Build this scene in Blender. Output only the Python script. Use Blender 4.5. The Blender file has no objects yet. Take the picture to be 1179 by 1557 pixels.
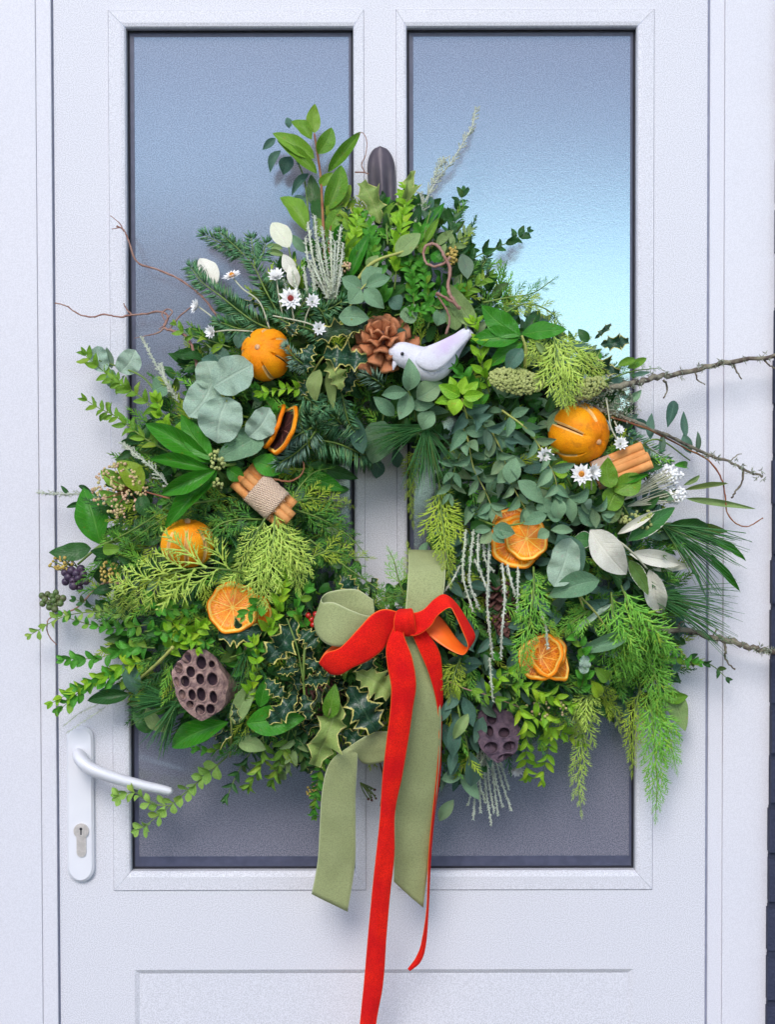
import bpy, math, random
import numpy as np
from mathutils import Vector, Matrix, noise
R = math.radians
random.seed(7); np.random.seed(7)
S = bpy.context.scene
COL = S.collection
# ------------------------------------------------------------------ camera, world, sun, exposure
DIST = 2.4; CZ = 1.4285
PITCH = R(1.5); ROLL = R(-0.12)
cam_d = bpy.data.cameras.new('camera'); cam = bpy.data.objects.new('camera', cam_d); COL.objects.link(cam)
cam_d.sensor_fit = 'VERTICAL'; cam_d.sensor_height = 24; cam_d.lens = 24*DIST*1000/1557
cam_d.clip_start = .05; cam_d.clip_end = 3000
cam.matrix_world = Matrix.Translation((0, -DIST*math.cos(PITCH), CZ+DIST*math.sin(PITCH))) @ Matrix.Rotation(R(90)-PITCH, 4, 'X') @ Matrix.Rotation(ROLL, 4, 'Z')
S.camera = cam
W = bpy.data.worlds.new('World'); S.world = W; W.use_nodes = True
nt = W.node_tree; bg = nt.nodes['Background']
sky = nt.nodes.new('ShaderNodeTexSky'); sky.sky_type = 'NISHITA'; sky.sun_disc = False
SUN_EL, SUN_ROT = 38, 192
sky.sun_elevation = R(SUN_EL); sky.sun_rotation = R(SUN_ROT); sky.ozone_density = 2.2; sky.dust_density = 0.6; sky.air_density = 1.0
# unseen cloud cover added to dim the sky above a clear horizon band
tcw = nt.nodes.new('ShaderNodeTexCoord'); sxw = nt.nodes.new('ShaderNodeSeparateXYZ'); nt.links.new(tcw.outputs['Generated'], sxw.inputs[0])
nzw = nt.nodes.new('ShaderNodeTexNoise'); nzw.inputs['Scale'].default_value = 3; nzw.inputs['Detail'].default_value = 5; nt.links.new(tcw.outputs['Generated'], nzw.inputs['Vector'])
adw = nt.nodes.new('ShaderNodeMath'); adw.operation = 'MULTIPLY_ADD'; nt.links.new(nzw.outputs[0], adw.inputs[0]); adw.inputs[1].default_value = .04; nt.links.new(sxw.outputs[2], adw.inputs[2])
mrw = nt.nodes.new('ShaderNodeMapRange'); mrw.interpolation_type = 'SMOOTHSTEP'; nt.links.new(adw.outputs[0], mrw.inputs[0]); mrw.inputs[1].default_value = .0; mrw.inputs[2].default_value = 1.0; mrw.interpolation_type = 'LINEAR'
crw = nt.nodes.new('ShaderNodeValToRGB'); nt.links.new(mrw.outputs[0], crw.inputs[0]); ce = crw.color_ramp.elements
ce[0].position = .168; ce[0].color = (.95,1,1,1); ce[1].position = 1.0; ce[1].color = (.42,.37,.40,1)
for p_, c_ in ((.188,(.40,.39,.43,1)),(.30,(.20,.175,.20,1)),(.5,(.30,.27,.30,1))):
    e_ = ce.new(p_); e_.color = c_
mxw = nt.nodes.new('ShaderNodeMix'); mxw.data_type = 'RGBA'; mxw.blend_type = 'MULTIPLY'; mxw.inputs[0].default_value = 1; nt.links.new(crw.outputs[0], mxw.inputs[7]); nt.links.new(sky.outputs[0], mxw.inputs[6]); 
nt.links.new(mxw.outputs[2], bg.inputs[0]); bg.inputs[1].default_value = 0.12
sd = bpy.data.lights.new('sun', 'SUN'); sun = bpy.data.objects.new('sun', sd); COL.objects.link(sun)
sd.energy = 0.6; sd.angle = R(28); sd.color = (1, .96, .9)
a = R(SUN_ROT); el = R(SUN_EL)
sdir = Vector((math.sin(a)*math.cos(el), math.cos(a)*math.cos(el), math.sin(el)))
sun.rotation_euler = sdir.to_track_quat('Z', 'Y').to_euler(); sun.location = sdir*20
S.view_settings.view_transform = 'Standard'; S.view_settings.look = 'None'; S.view_settings.gamma = 1
S.view_settings.exposure = 2.15

# ------------------------------------------------------------------ helpers
CM = cam.matrix_world.copy(); CPOS = CM.translation; CR = CM.to_3x3()
K = DIST*1000
def P(x, y, d=0.0):
    """a point of the scene: photo column, row and millimetres in front of the door"""
    v = CR @ Vector(((x-589.5)/K, -(y-778.5)/K, -1.0))
    t = (-d/1000 - CPOS.y)/v.y
    return CPOS + v*t
WX, WY = 590, 752
def surf(x, y):
    r = math.hypot(x-WX, y-WY); t = (r-255)/200
    return 45 + 120*math.sqrt(max(0, 1-t*t))
def Q(x, y, o=0): return P(x, y, surf(x, y)+o)
MM = 0.00094
def link(o, parent=None, origin=None, mw=None):
    COL.objects.link(o)
    if parent is not None:
        o.parent = parent
    return o
def thing(name, label, cat, loc, group=None):
    o = bpy.data.objects.new(name, None); COL.objects.link(o); o.location = loc
    o.empty_display_size = .02
    o['label'] = label; o['category'] = cat
    if group: o['group'] = group
    return o
class MB:
    def __init__(s): s.v = []; s.f = []; s.uv = []; s.m = []; s.n = 0
    def add(s, v, f, uv=None, m=0):
        n = s.n
        s.v.extend([tuple(p) for p in v]); s.n += len(v)
        s.f.extend([tuple(i+n for i in q) for q in f])
        s.uv.extend(uv if uv is not None else [(0.5, 0.5)]*len(v))
        s.m.extend(m if isinstance(m, list) else [m]*len(f))
    def tube(s, pts, rad, n=6, m=0, cap=True, flat=1.0):
        N = len(pts)
        if not isinstance(rad, (list, tuple)): rad = [rad]*N
        pts = [Vector(p) for p in pts]
        up = Vector((0, -1, 0)); v = []; uv = []; L = 0
        for i, p in enumerate(pts):
            t = (pts[min(i+1, N-1)]-pts[max(i-1, 0)])
            if t.length < 1e-9: t = Vector((0, 0, 1))
            t.normalize()
            a1 = up - t*up.dot(t)
            if a1.length < .05: a1 = Vector((1, 0, 0)) - t*t.x
            a1.normalize(); up = a1; b1 = t.cross(a1)
            if i: L += (p-pts[i-1]).length
            for k in range(n):
                q = 2*math.pi*k/n
                v.append(p + (a1*math.cos(q)*flat + b1*math.sin(q))*rad[i]); uv.append((k/n, L*20))
        f = [(i*n+k, i*n+(k+1) % n, (i+1)*n+(k+1) % n, (i+1)*n+k) for i in range(N-1) for k in range(n)]
        if cap: f += [tuple(range(n-1, -1, -1)), tuple((N-1)*n+k for k in range(n))]
        s.add(v, f, uv, m)
    def box(s, lo, hi, m=0):
        x0, y0, z0 = lo; x1, y1, z1 = hi
        v = [(x0,y0,z0),(x1,y0,z0),(x1,y1,z0),(x0,y1,z0),(x0,y0,z1),(x1,y0,z1),(x1,y1,z1),(x0,y1,z1)]
        s.add(v, [(0,3,2,1),(4,5,6,7),(0,1,5,4),(1,2,6,5),(2,3,7,6),(3,0,4,7)], None, m)
    def ball(s, c, r, m=0, seg=8, rings=5, sc=(1,1,1)):
        v = []; f = []; uv = []
        for i in range(rings+1):
            th = math.pi*i/rings
            for k in range(seg):
                ph = 2*math.pi*k/seg
                v.append((c[0]+r*sc[0]*math.sin(th)*math.cos(ph), c[1]+r*sc[1]*math.sin(th)*math.sin(ph), c[2]+r*sc[2]*math.cos(th))); uv.append((k/seg, i/rings))
        for i in range(rings):
            for k in range(seg):
                f.append((i*seg+k, (i+1)*seg+k, (i+1)*seg+(k+1) % seg, i*seg+(k+1) % seg))
        s.add(v, f, uv, m)
    def mesh(s, name, mats, origin=None, smooth=True):
        me = bpy.data.meshes.new(name)
        v = np.array(s.v, dtype=float).reshape(-1, 3)
        if origin is not None: v = v - np.array(origin)[None, :]
        me.from_pydata(v.tolist(), [], s.f)
        ul = me.uv_layers.new(name='UVMap')
        li = np.zeros(len(me.loops), dtype=np.int32); me.loops.foreach_get('vertex_index', li)
        uv = np.array(s.uv, dtype=np.float32)[li]
        ul.data.foreach_set('uv', uv.ravel())
        for mt in (mats if isinstance(mats, list) else [mats]): me.materials.append(mt)
        me.polygons.foreach_set('material_index', s.m)
        me.polygons.foreach_set('use_smooth', [smooth]*len(me.polygons))
        me.update(); return me
    def build(s, name, mats, parent=None, smooth=True, kind=None, label=None, bevel=0):
        org = parent_world(parent) if parent is not None else None
        o = bpy.data.objects.new(name, s.mesh(name, mats, org, smooth)); link(o, parent)
        if kind: o['kind'] = kind
        if label: o['label'] = label
        if bevel:
            b = o.modifiers.new('bevel', 'BEVEL'); b.width = bevel; b.segments = 3; b.limit_method = 'ANGLE'; b.angle_limit = R(40)
            b.harden_normals = False
        return o
def parent_world(p):
    v = Vector((0, 0, 0))
    while p is not None: v = v + p.location; p = p.parent
    return v
def place(name, mesh, parent, M):
    o = bpy.data.objects.new(name, mesh); COL.objects.link(o); o.parent = parent
    o.matrix_local = Matrix.Translation(-parent_world(parent)) @ M
    return o
def cat_rom(pts, n=6):
    pts = [Vector(p) for p in pts]
    if len(pts) < 3: return [pts[0].lerp(pts[-1], i/n) for i in range(n+1)]
    out = []
    q = [pts[0]*2-pts[1]] + pts + [pts[-1]*2-pts[-2]]
    for i in range(1, len(q)-2):
        p0, p1, p2, p3 = q[i-1], q[i], q[i+1], q[i+2]
        for k in range(n):
            t = k/n
            out.append(.5*((2*p1)+(p2-p0)*t+(2*p0-5*p1+4*p2-p3)*t*t+(3*p1-p0-3*p2+p3)*t**3))
    out.append(pts[-1]); return out
def rnd(a=1.0): return random.uniform(-a, a)
def world_path(path, n=6):
    return cat_rom([Q(*p) for p in path], n)

# ------------------------------------------------------------------ materials
def nodes(name):
    m = bpy.data.materials.new(name); m.use_nodes = True; t = m.node_tree
    return m, t, t.nodes['Principled BSDF'], t.nodes['Material Output']
def N(t, typ, **kw):
    n = t.nodes.new(typ)
    for k, v in kw.items():
        if k == 'ins':
            for a, b in v.items(): n.inputs[a].default_value = b
        else: setattr(n, k, v)
    return n
def mth(t, op, a, b=None, clamp=False):
    n = t.nodes.new('ShaderNodeMath'); n.operation = op; n.use_clamp = clamp
    for i, v in enumerate((a, b)):
        if v is None: continue
        if isinstance(v, (int, float)): n.inputs[i].default_value = v
        else: t.links.new(v, n.inputs[i])
    return n.outputs[0]
def mixc(t, fac, a, b, mode='MIX'):
    n = t.nodes.new('ShaderNodeMix'); n.data_type = 'RGBA'; n.blend_type = mode
    for i, v in ((0, fac), (6, a), (7, b)):
        if isinstance(v, (int, float)): n.inputs[i].default_value = v
        elif isinstance(v, tuple): n.inputs[i].default_value = v if len(v) == 4 else (*v, 1)
        else: t.links.new(v, n.inputs[i])
    return n.outputs[2]
def ramp(t, x, lo, hi):
    n = t.nodes.new('ShaderNodeMapRange'); n.interpolation_type = 'SMOOTHSTEP'
    t.links.new(x, n.inputs[0]); n.inputs[1].default_value = lo; n.inputs[2].default_value = hi
    return n.outputs[0]
def bump(t, h, bs, strength=.3, dist=.001):
    b = t.nodes.new('ShaderNodeBump'); b.inputs['Strength'].default_value = strength; b.inputs['Distance'].default_value = dist
    t.links.new(h, b.inputs['Height']); t.links.new(b.outputs[0], bs.inputs['Normal'])
def objnoise(t, scale, detail=3, typ='ShaderNodeTexNoise'):
    c = t.nodes.new('ShaderNodeTexCoord'); n = t.nodes.new(typ); n.inputs['Scale'].default_value = scale
    if 'Detail' in n.inputs: n.inputs['Detail'].default_value = detail
    g = t.nodes.new('ShaderNodeNewGeometry')
    t.links.new(g.outputs['Position'], n.inputs['Vector'])
    return n.outputs[0]
def rndnode(t):
    oi = t.nodes.new('ShaderNodeObjectInfo'); g = t.nodes.new('ShaderNodeNewGeometry')
    return mth(t, 'FRACT', mth(t, 'ADD', oi.outputs['Random'], g.outputs['Random Per Island'])), g
def leafmat(name, c1, c2, vein=None, back=None, rough=.45, margin=None, mw=.72, trans=.2, veins=.35, spec=.3, mottle=.25, hue=.4):
    m, t, bs, out = nodes(name)
    r, g = rndnode(t)
    col = mixc(t, r, c1, c2)
    nz = objnoise(t, 60, 3)
    col = mixc(t, mth(t, 'MULTIPLY', ramp(t, nz, .35, .7), mottle), col, tuple(x*.45 for x in c1))
    fine = objnoise(t, 900, 2)
    col = mixc(t, mth(t, 'MULTIPLY', ramp(t, fine, .4, .65), .32), col, tuple(min(1, x*1.7) for x in c2))
    r2 = mth(t, 'FRACT', mth(t, 'MULTIPLY', r, 7.31))
    col = mixc(t, mth(t, 'MULTIPLY', ramp(t, r2, .75, .97), hue), col, (min(1, c2[1]*.95), min(1, c2[1]*1.05), c2[2]*.8))
    spots = ramp(t, objnoise(t, 170, 4), .62, .72)
    col = mixc(t, mth(t, 'MULTIPLY', spots, .4), col, (min(1, c2[1]*.9), c2[1]*.62, c2[2]*.8))
    uv = t.nodes.new('ShaderNodeUVMap'); sx = t.nodes.new('ShaderNodeSeparateXYZ'); t.links.new(uv.outputs[0], sx.inputs[0])
    au = mth(t, 'ABSOLUTE', mth(t, 'SUBTRACT', sx.outputs[0], .5))
    vein = vein or tuple(min(1, x*1.6+.03) for x in c2)
    rib = mth(t, 'SUBTRACT', 1.0, ramp(t, au, .015, .05))
    sv = mth(t, 'SINE', mth(t, 'MULTIPLY', mth(t, 'SUBTRACT', sx.outputs[1], mth(t, 'MULTIPLY', au, .45)), 62))
    svm = ramp(t, sv, .75, 1.0)
    vm = mth(t, 'MAXIMUM', rib, mth(t, 'MULTIPLY', svm, .45))
    if margin:
        jn = mth(t, 'MULTIPLY', mth(t, 'SUBTRACT', objnoise(t, 220, 2), .5), .35)
        mm = ramp(t, mth(t, 'ADD', mth(t, 'MULTIPLY', au, 2), jn), mw, mw+.08)
        col = mixc(t, mm, col, margin)
    col = mixc(t, mth(t, 'MULTIPLY', vm, veins), col, vein)
    if back:
        bc = mixc(t, r, back, tuple(x*.8 for x in back))
        bc = mixc(t, mth(t, 'MULTIPLY', vm, .5), bc, tuple(min(1, x*1.35) for x in back))
        if margin: bc = mixc(t, mm, bc, tuple(x*.9 for x in margin))
        col = mixc(t, g.outputs['Backfacing'], col, bc)
    t.links.new(col, bs.inputs['Base Color'])
    bs.inputs['Roughness'].default_value = rough; bs.inputs['Specular IOR Level'].default_value = spec
    bump(t, mth(t, 'ADD', mth(t, 'MULTIPLY', vm, -1.6), mth(t, 'ADD', mth(t, 'MULTIPLY', fine, .7), mth(t, 'MULTIPLY', nz, 3))), bs, .6, .0009)
    if trans:
        tr = t.nodes.new('ShaderNodeBsdfTranslucent'); mx = t.nodes.new('ShaderNodeMixShader'); mx.inputs[0].default_value = trans
        t.links.new(mixc(t, .5, col, tuple(min(1, x*1.5) for x in c2)), tr.inputs[0])
        t.links.new(bs.outputs[0], mx.inputs[1]); t.links.new(tr.outputs[0], mx.inputs[2]); t.links.new(mx.outputs[0], out.inputs[0])
    return m
def plain(name, c, c2=None, scale=80, rough=.6, metal=0, bs_=.2, bd=.0006, spec=.5, bscale=None, rnd_=False, sheen=0):
    m, t, bs, out = nodes(name)
    nz = objnoise(t, scale, 4)
    col = mixc(t, ramp(t, nz, .3, .7), c, c2 or tuple(x*.75 for x in c))
    if rnd_:
        r, g = rndnode(t); col = mixc(t, mth(t, 'MULTIPLY', r, .6), col, tuple(x*.6 for x in c))
    t.links.new(col, bs.inputs['Base Color'])
    bs.inputs['Roughness'].default_value = rough; bs.inputs['Metallic'].default_value = metal; bs.inputs['Specular IOR Level'].default_value = spec
    if sheen: bs.inputs['Sheen Weight'].default_value = sheen
    if bs_: bump(t, objnoise(t, bscale or scale*4, 3), bs, bs_, bd)
    return m
G = {}
G['bay'] = leafmat('bay_leaf', (.065,.19,.012), (.20,.38,.035), vein=(.3,.45,.1), back=(.16,.27,.06), rough=.35)
G['box'] = leafmat('box_leaf', (.035,.19,.015), (.10,.36,.035), back=(.14,.28,.07), rough=.35, veins=.25)
G['boxshade'] = leafmat('shaded_box_leaf', (.012,.07,.012), (.035,.15,.02), back=(.08,.18,.05), rough=.35, veins=.25)  # darker copy of the box leaf, shade inside the filling put into its colour
G['conshade'] = leafmat('shaded_conifer_scale', (.012,.07,.018), (.04,.15,.025), veins=0, trans=.1)  # conifer scale darkened in colour to stand for shade deep in the filling
G['boxlime'] = leafmat('young_leaf', (.13,.36,.012), (.30,.54,.03), back=(.25,.38,.08), rough=.4, veins=.3)
G['pale'] = leafmat('pale_sprig_leaf', (.16,.33,.05), (.29,.47,.09), back=(.25,.38,.14), rough=.5)
G['lance'] = leafmat('glossy_lance_leaf', (.02,.15,.008), (.05,.25,.015), vein=(.14,.36,.06), back=(.1,.2,.05), rough=.28, veins=.5, hue=.0)
G['dark'] = leafmat('dark_leaf', (.012,.055,.014), (.045,.15,.03), vein=(.09,.2,.08), back=(.07,.15,.06), rough=.3)
G['euc'] = leafmat('eucalyptus_leaf', (.10,.22,.12), (.22,.37,.2), vein=(.26,.4,.27), back=(.2,.31,.23), rough=.6, spec=.3, veins=.3)
G['eucdark'] = leafmat('blue_eucalyptus_leaf', (.045,.12,.085), (.11,.22,.15), vein=(.16,.28,.22), back=(.1,.18,.15), rough=.55, spec=.3)
G['dollar'] = leafmat('silver_round_leaf', (.26,.40,.31), (.43,.55,.42), vein=(.5,.62,.48), back=(.36,.48,.38), rough=.65, spec=.25, veins=.4, mottle=.35, hue=.15)
G['felt'] = leafmat('felted_leaf', (.64,.62,.49), (.78,.76,.62), vein=(.8,.78,.68), back=(.06,.16,.05), rough=.9, spec=.1, veins=.3, trans=.1, mottle=.1)
G['feltgreen'] = leafmat('felt_edged_leaf', (.03,.13,.03), (.05,.18,.04), vein=(.12,.28,.1), back=(.6,.58,.48), rough=.35, margin=(.62,.62,.5), mw=.9, trans=.05)
G['holly'] = leafmat('holly_leaf', (.008,.04,.02), (.018,.07,.03), vein=(.1,.2,.1), back=(.2,.3,.1), rough=.22, margin=(.62,.56,.16), mw=.79, spec=.5, trans=.08)
G['hollypale'] = leafmat('pale_holly_leaf', (.22,.33,.08), (.32,.42,.12), vein=(.45,.5,.2), back=(.1,.2,.05), rough=.5, margin=(.62,.6,.2), mw=.86)
G['olive'] = leafmat('olive_green_leaf', (.17,.27,.08), (.25,.36,.13), vein=(.35,.45,.2), back=(.2,.28,.1), rough=.6)
def conif(name, c1, c2, rough=.55):
    return leafmat(name, c1, c2, rough=rough, veins=0, trans=.1, mottle=.35)
G['fir'] = conif('fir_needle', (.045,.18,.075), (.17,.38,.17))
G['firblue'] = conif('blue_fir_needle', (.09,.21,.14), (.24,.38,.27))
G['pine'] = conif('pine_needle', (.025,.14,.035), (.09,.31,.08), .4)
G['cedlime'] = conif('lime_cedar_scale', (.28,.46,.05), (.48,.64,.12))
G['cedgreen'] = conif('green_cedar_scale', (.09,.33,.03), (.22,.50,.06))
G['ceddark'] = conif('dark_cedar_scale', (.03,.15,.02), (.11,.30,.035))
G['cedyel'] = conif('yellow_cedar_scale', (.20,.33,.02), (.38,.50,.05))
G['silver'] = leafmat('silver_twig', (.50,.57,.41), (.72,.76,.60), rough=.8, veins=0, trans=.05, mottle=.4)
G['greenstem'] = plain('green_stem', (.17,.26,.04), (.10,.17,.03), 60)
G['yellowstem'] = plain('yellow_stem', (.42,.42,.1), (.3,.34,.08), 60)
G['redstem'] = plain('red_stem', (.22,.06,.03), (.3,.14,.05), 60)
G['bark'] = plain('brown_bark', (.12,.075,.055), (.26,.18,.13), 150, .85, bs_=.8, bd=.001)
G['twig'] = plain('pinkish_twig', (.24,.11,.08), (.34,.2,.15), 90, .7, bs_=.5)
G['lichen'] = plain('lichen', (.42,.46,.34), (.2,.22,.15), 200, .95, bs_=.8)
G['lichenbark'] = plain('lichened_bark', (.08,.055,.045), (.27,.25,.17), 70, .9, bs_=1, bd=.002)
G['moss'] = plain('moss', (.010,.018,.007), (.025,.035,.012), 90, .95, bs_=1, bd=.004)

# ------------------------------------------------------------------ leaf prototypes
def leaf_proto(shape, rows, cols, fold=.12, bend=.12, wave=0.0, twist=0):
    v = []; uv = []
    for i in range(rows+1):
        t = i/rows
        if shape == 'ovate': w = math.sin(math.pi*min(1, t**.75))**.8 if 0 < t < 1 else 0
        elif shape == 'oval': w = math.sin(math.pi*t**.95)**.62 if 0 < t < 1 else 0
        elif shape == 'lance': w = math.sin(math.pi*t**.85)**.9 if 0 < t < 1 else 0
        elif shape == 'obov': w = math.sin(math.pi*t**1.45)**.75 if 0 < t < 1 else 0
        elif shape == 'round': w = math.sqrt(max(0, 1-(2*t-1)**2))
        elif shape == 'heart': w = (math.sin(math.pi*t**.6)**.7 if 0 < t < 1 else 0)
        elif shape == 'holly':
            e = math.sin(math.pi*min(1, t**.85))**.55 if 0 < t < 1 else 0
            ph = (t*4.5+.25) % 1.0
            w = e*(.52+.48*(1-abs(2*ph-1))**1.5)
        w = max(w, .06 if i == 0 else 0.0)
        for k in range(cols+1):
            u = k/cols; x = (u-.5)*w
            z = fold*abs(u-.5)*2*w*.5 + bend*(math.sin(math.pi*t)*.6 - t*t*.4) + wave*math.sin(t*math.pi*5)*abs(u-.5)*2*w
            v.append((x + twist*math.sin(t*3)*.1, t, z)); uv.append((u, t))
    c = cols+1
    f = [(i*c+k, i*c+k+1, (i+1)*c+k+1, (i+1)*c+k) for i in range(rows) for k in range(cols)]
    return v, f, uv
PROTO = {}
def protos(key, sp, shape, rows, cols, variants):
    L = []
    for (fo, be, wa, tw) in variants:
        v, f, uv = leaf_proto(shape, rows, cols, fo, be, wa, tw)
        mb = MB(); mb.add(v, f, uv); L.append((mb.mesh('leaf_'+key, G[sp]), np.array(v), f, uv))
    PROTO[key] = L
SM = [(.25,.12,0,0), (.4,.25,0,1), (.15,-.1,0,-1)]
BG = [(.22,.12,.02,0), (.35,.2,.03,1), (.12,-.08,.03,-1)]
for sp, sh in (('box','oval'), ('boxshade','oval'), ('boxlime','ovate'), ('pale','obov'), ('eucdark','lance')):
    protos(sp, sp, sh, 6, 4, SM)
protos('euc', 'euc', 'lance', 8, 4, SM)
for sp, sh in (('bay','ovate'), ('lance','lance'), ('dark','ovate'), ('dollar','round'), ('felt','ovate'), ('feltgreen','ovate'), ('olive','ovate')):
    protos(sp, sp, sh, 12, 4, BG)
protos('dollar', 'dollar', 'round', 12, 6, [(.14,.10,.10,0), (.22,.18,.14,1), (.05,-.1,.12,-1)])
protos('heart', 'euc', 'heart', 12, 6, [(.12,.1,.03,0), (.2,.12,.05,0)])
protos('holly', 'holly', 'holly', 18, 4, [(.3,.15,.22,0), (.45,.2,.3,1), (.2,.3,.25,-1)])
protos('hollypale', 'hollypale', 'holly', 18, 4, [(.3,.15,.22,0), (.45,.2,.3,1)])
TOCAM = Vector((0, -1, 0))
def leaf_matrix(b, t, w, tilt=None):
    b = Vector(b); t = Vector(t); y = t-b; L = y.length; y = y/L
    n = TOCAM + (tilt if tilt is not None else Vector((rnd(.45), 0, rnd(.3)+.15)))
    n = n - y*n.dot(y)
    if n.length < .05: n = Vector((.3, -.2, 1)); n = n-y*n.dot(y)
    n.normalize(); x = y.cross(n)
    M = Matrix(((x.x*w, y.x*L, n.x*L, b.x), (x.y*w, y.y*L, n.y*L, b.y), (x.z*w, y.z*L, n.z*L, b.z), (0, 0, 0, 1)))
    return M
def add_leaf(parent, sp, b, t, w, tilt=None, label=None):
    pr = random.choice(PROTO[sp])
    o = place('leaf', pr[0], parent, leaf_matrix(b, t, w, tilt))
    if label: o['label'] = label
    return o

# ------------------------------------------------------------------ sprig builders
def leafy(name, label, path, sp='box', L=20, Wd=10, gap=10, ang=50, stem='greenstem', r=1.3, start=.12, group=None, cat='leaf sprig', taper=.75, tip=True):
    pts = world_path(path, 8)
    t = thing(name, label, cat, pts[0], group)
    mb = MB(); n = len(pts)
    mb.tube(pts, [MM*r*(1-.6*i/(n-1)) for i in range(n)], 5)
    mb.build('stem', G[stem], t)
    cum = [0]
    for i in range(1, n): cum.append(cum[-1]+(pts[i]-pts[i-1]).length)
    tot = cum[-1]; s = tot*start; k = 0; side0 = random.random()*3
    while s < tot*.99:
        i = max(j for j in range(n-1) if cum[j] <= s); q = (s-cum[i])/max(1e-6, cum[i+1]-cum[i])
        p = pts[i].lerp(pts[i+1], q); T = (pts[i+1]-pts[i]).normalized()
        pl = T.cross(TOCAM); pl.normalize()
        fr = s/tot; sc = (1-(1-taper)*fr)*random.uniform(.85, 1.12)
        for sg in (1, -1):
            phi = (0 if k % 2 == 0 else R(58)) + rnd(.35)
            if sg < 0: phi += math.pi if k % 2 == 0 else -R(116)+math.pi
            Sd = pl*math.cos(phi) + TOCAM*abs(math.sin(phi))*.8
            an = R(ang)+rnd(.25)
            d = (T*math.cos(an)+Sd*math.sin(an)).normalized()
            Lw = L*MM*sc
            add_leaf(t, sp, p, p+d*Lw, Wd*MM*sc, Vector((0,0,0))+T*.5+Vector((rnd(.5), 0, rnd(.4))))
        s += gap*MM*random.uniform(.85, 1.2); k += 1
    if tip:
        T = (pts[-1]-pts[-2]).normalized()
        for q in (-.4, .4):
            d = (T + T.cross(TOCAM)*q + TOCAM*.2).normalized()
            add_leaf(t, sp, pts[-1], pts[-1]+d*L*MM*taper*.8, Wd*MM*taper*.75)
    return t
def leaves(name, label, stem_path, lst, sp, stem='greenstem', r=1.8, cat='leaf sprig', group=None, extra=None):
    """lst: (bx,by,tx,ty,w[,ob,ot[,species]]) in photo columns and rows, offsets in mm above the foliage"""
    p0 = Q(*(stem_path[0] if stem_path else lst[0][:2]))
    t = thing(name, label, cat, p0, group)
    if stem_path:
        pts = world_path(stem_path, 6); n = len(pts)
        mb = MB(); mb.tube(pts, [MM*r*(1-.4*i/(n-1)) for i in range(n)], 6); mb.build('stem', G[stem], t)
    for l in lst:
        ob, ot = (l[5], l[6]) if len(l) > 6 else (18, 18)
        s_ = l[7] if len(l) > 7 else sp
        db = surf(l[0], l[1]); dt = surf(l[2], l[3]); dm = (db+dt)/2
        b = P(l[0], l[1], dm+(db-dm)*.4+ob); e = P(l[2], l[3], dm+(dt-dm)*.4+ot)
        add_leaf(t, s_, b, e, l[4]*MM, Vector((rnd(.25), 0, .1+rnd(.2))))
    if extra: extra(t)
    return t
# scaly flat branchlet of a cedar: unit length along Y
def strip(mb, p, d, L, w, m=0, rows=4):
    d = Vector(d).normalized(); sd = Vector((-d.y, d.x, 0)); v = []; f = []
    for i in range(rows+1):
        q = i/rows; c = Vector(p)+d*L*q+Vector((0,0,-.05*L*q*q))
        ww = w*(1-.55*q)*(1.0 if i % 2 == 0 else .55)
        if i == rows: ww = w*.12
        v += [c-sd*ww, c+Vector((0,0,w*.55)), c+sd*ww]
    for i in range(rows):
        a = i*3
        f += [(a, a+1, a+4, a+3), (a+1, a+2, a+5, a+4)]
    mb.add(v, f)
def make_branchlet(seed, n=6, spread=.58, w=.028):
    random.seed(seed); mb = MB()
    for i in range(4): strip(mb, (rnd(.004), i/4*.98, -.02*i), (rnd(.05), 1, 0), .27, w*(1.1-.12*i), rows=3)
    for i in range(n):
        q = (i+.6)/n; sgn = 1 if i % 2 else -1
        for sg in (sgn, -sgn):
            L = spread*(1-q)**.7*random.uniform(.75, 1.1)*(1 if sg == sgn else .75)
            if L < .06: continue
            an = R(random.uniform(26, 36)); qq = q+(.04 if sg != sgn else 0)
            d = Vector((sg*math.sin(an), math.cos(an), rnd(.15)))
            p = Vector((0, qq, 0)); strip(mb, p, d, L, w*.85)
            if L > .24:
                for j in (.42, .7):
                    s2 = sg if j != .6 else -sg; a2 = an*sg + s2*R(35)
                    strip(mb, p+d*L*j, Vector((math.sin(a2), math.cos(a2), rnd(.2))), L*.55*(1.2-j), w*.7, rows=2)
    return mb
BR = {}
for sp in ('cedlime','cedgreen','ceddark','cedyel'):
    BR[sp] = [make_branchlet(s_+31).mesh('branchlet', G[sp]) for s_ in range(3)]
random.seed(11)
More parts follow.
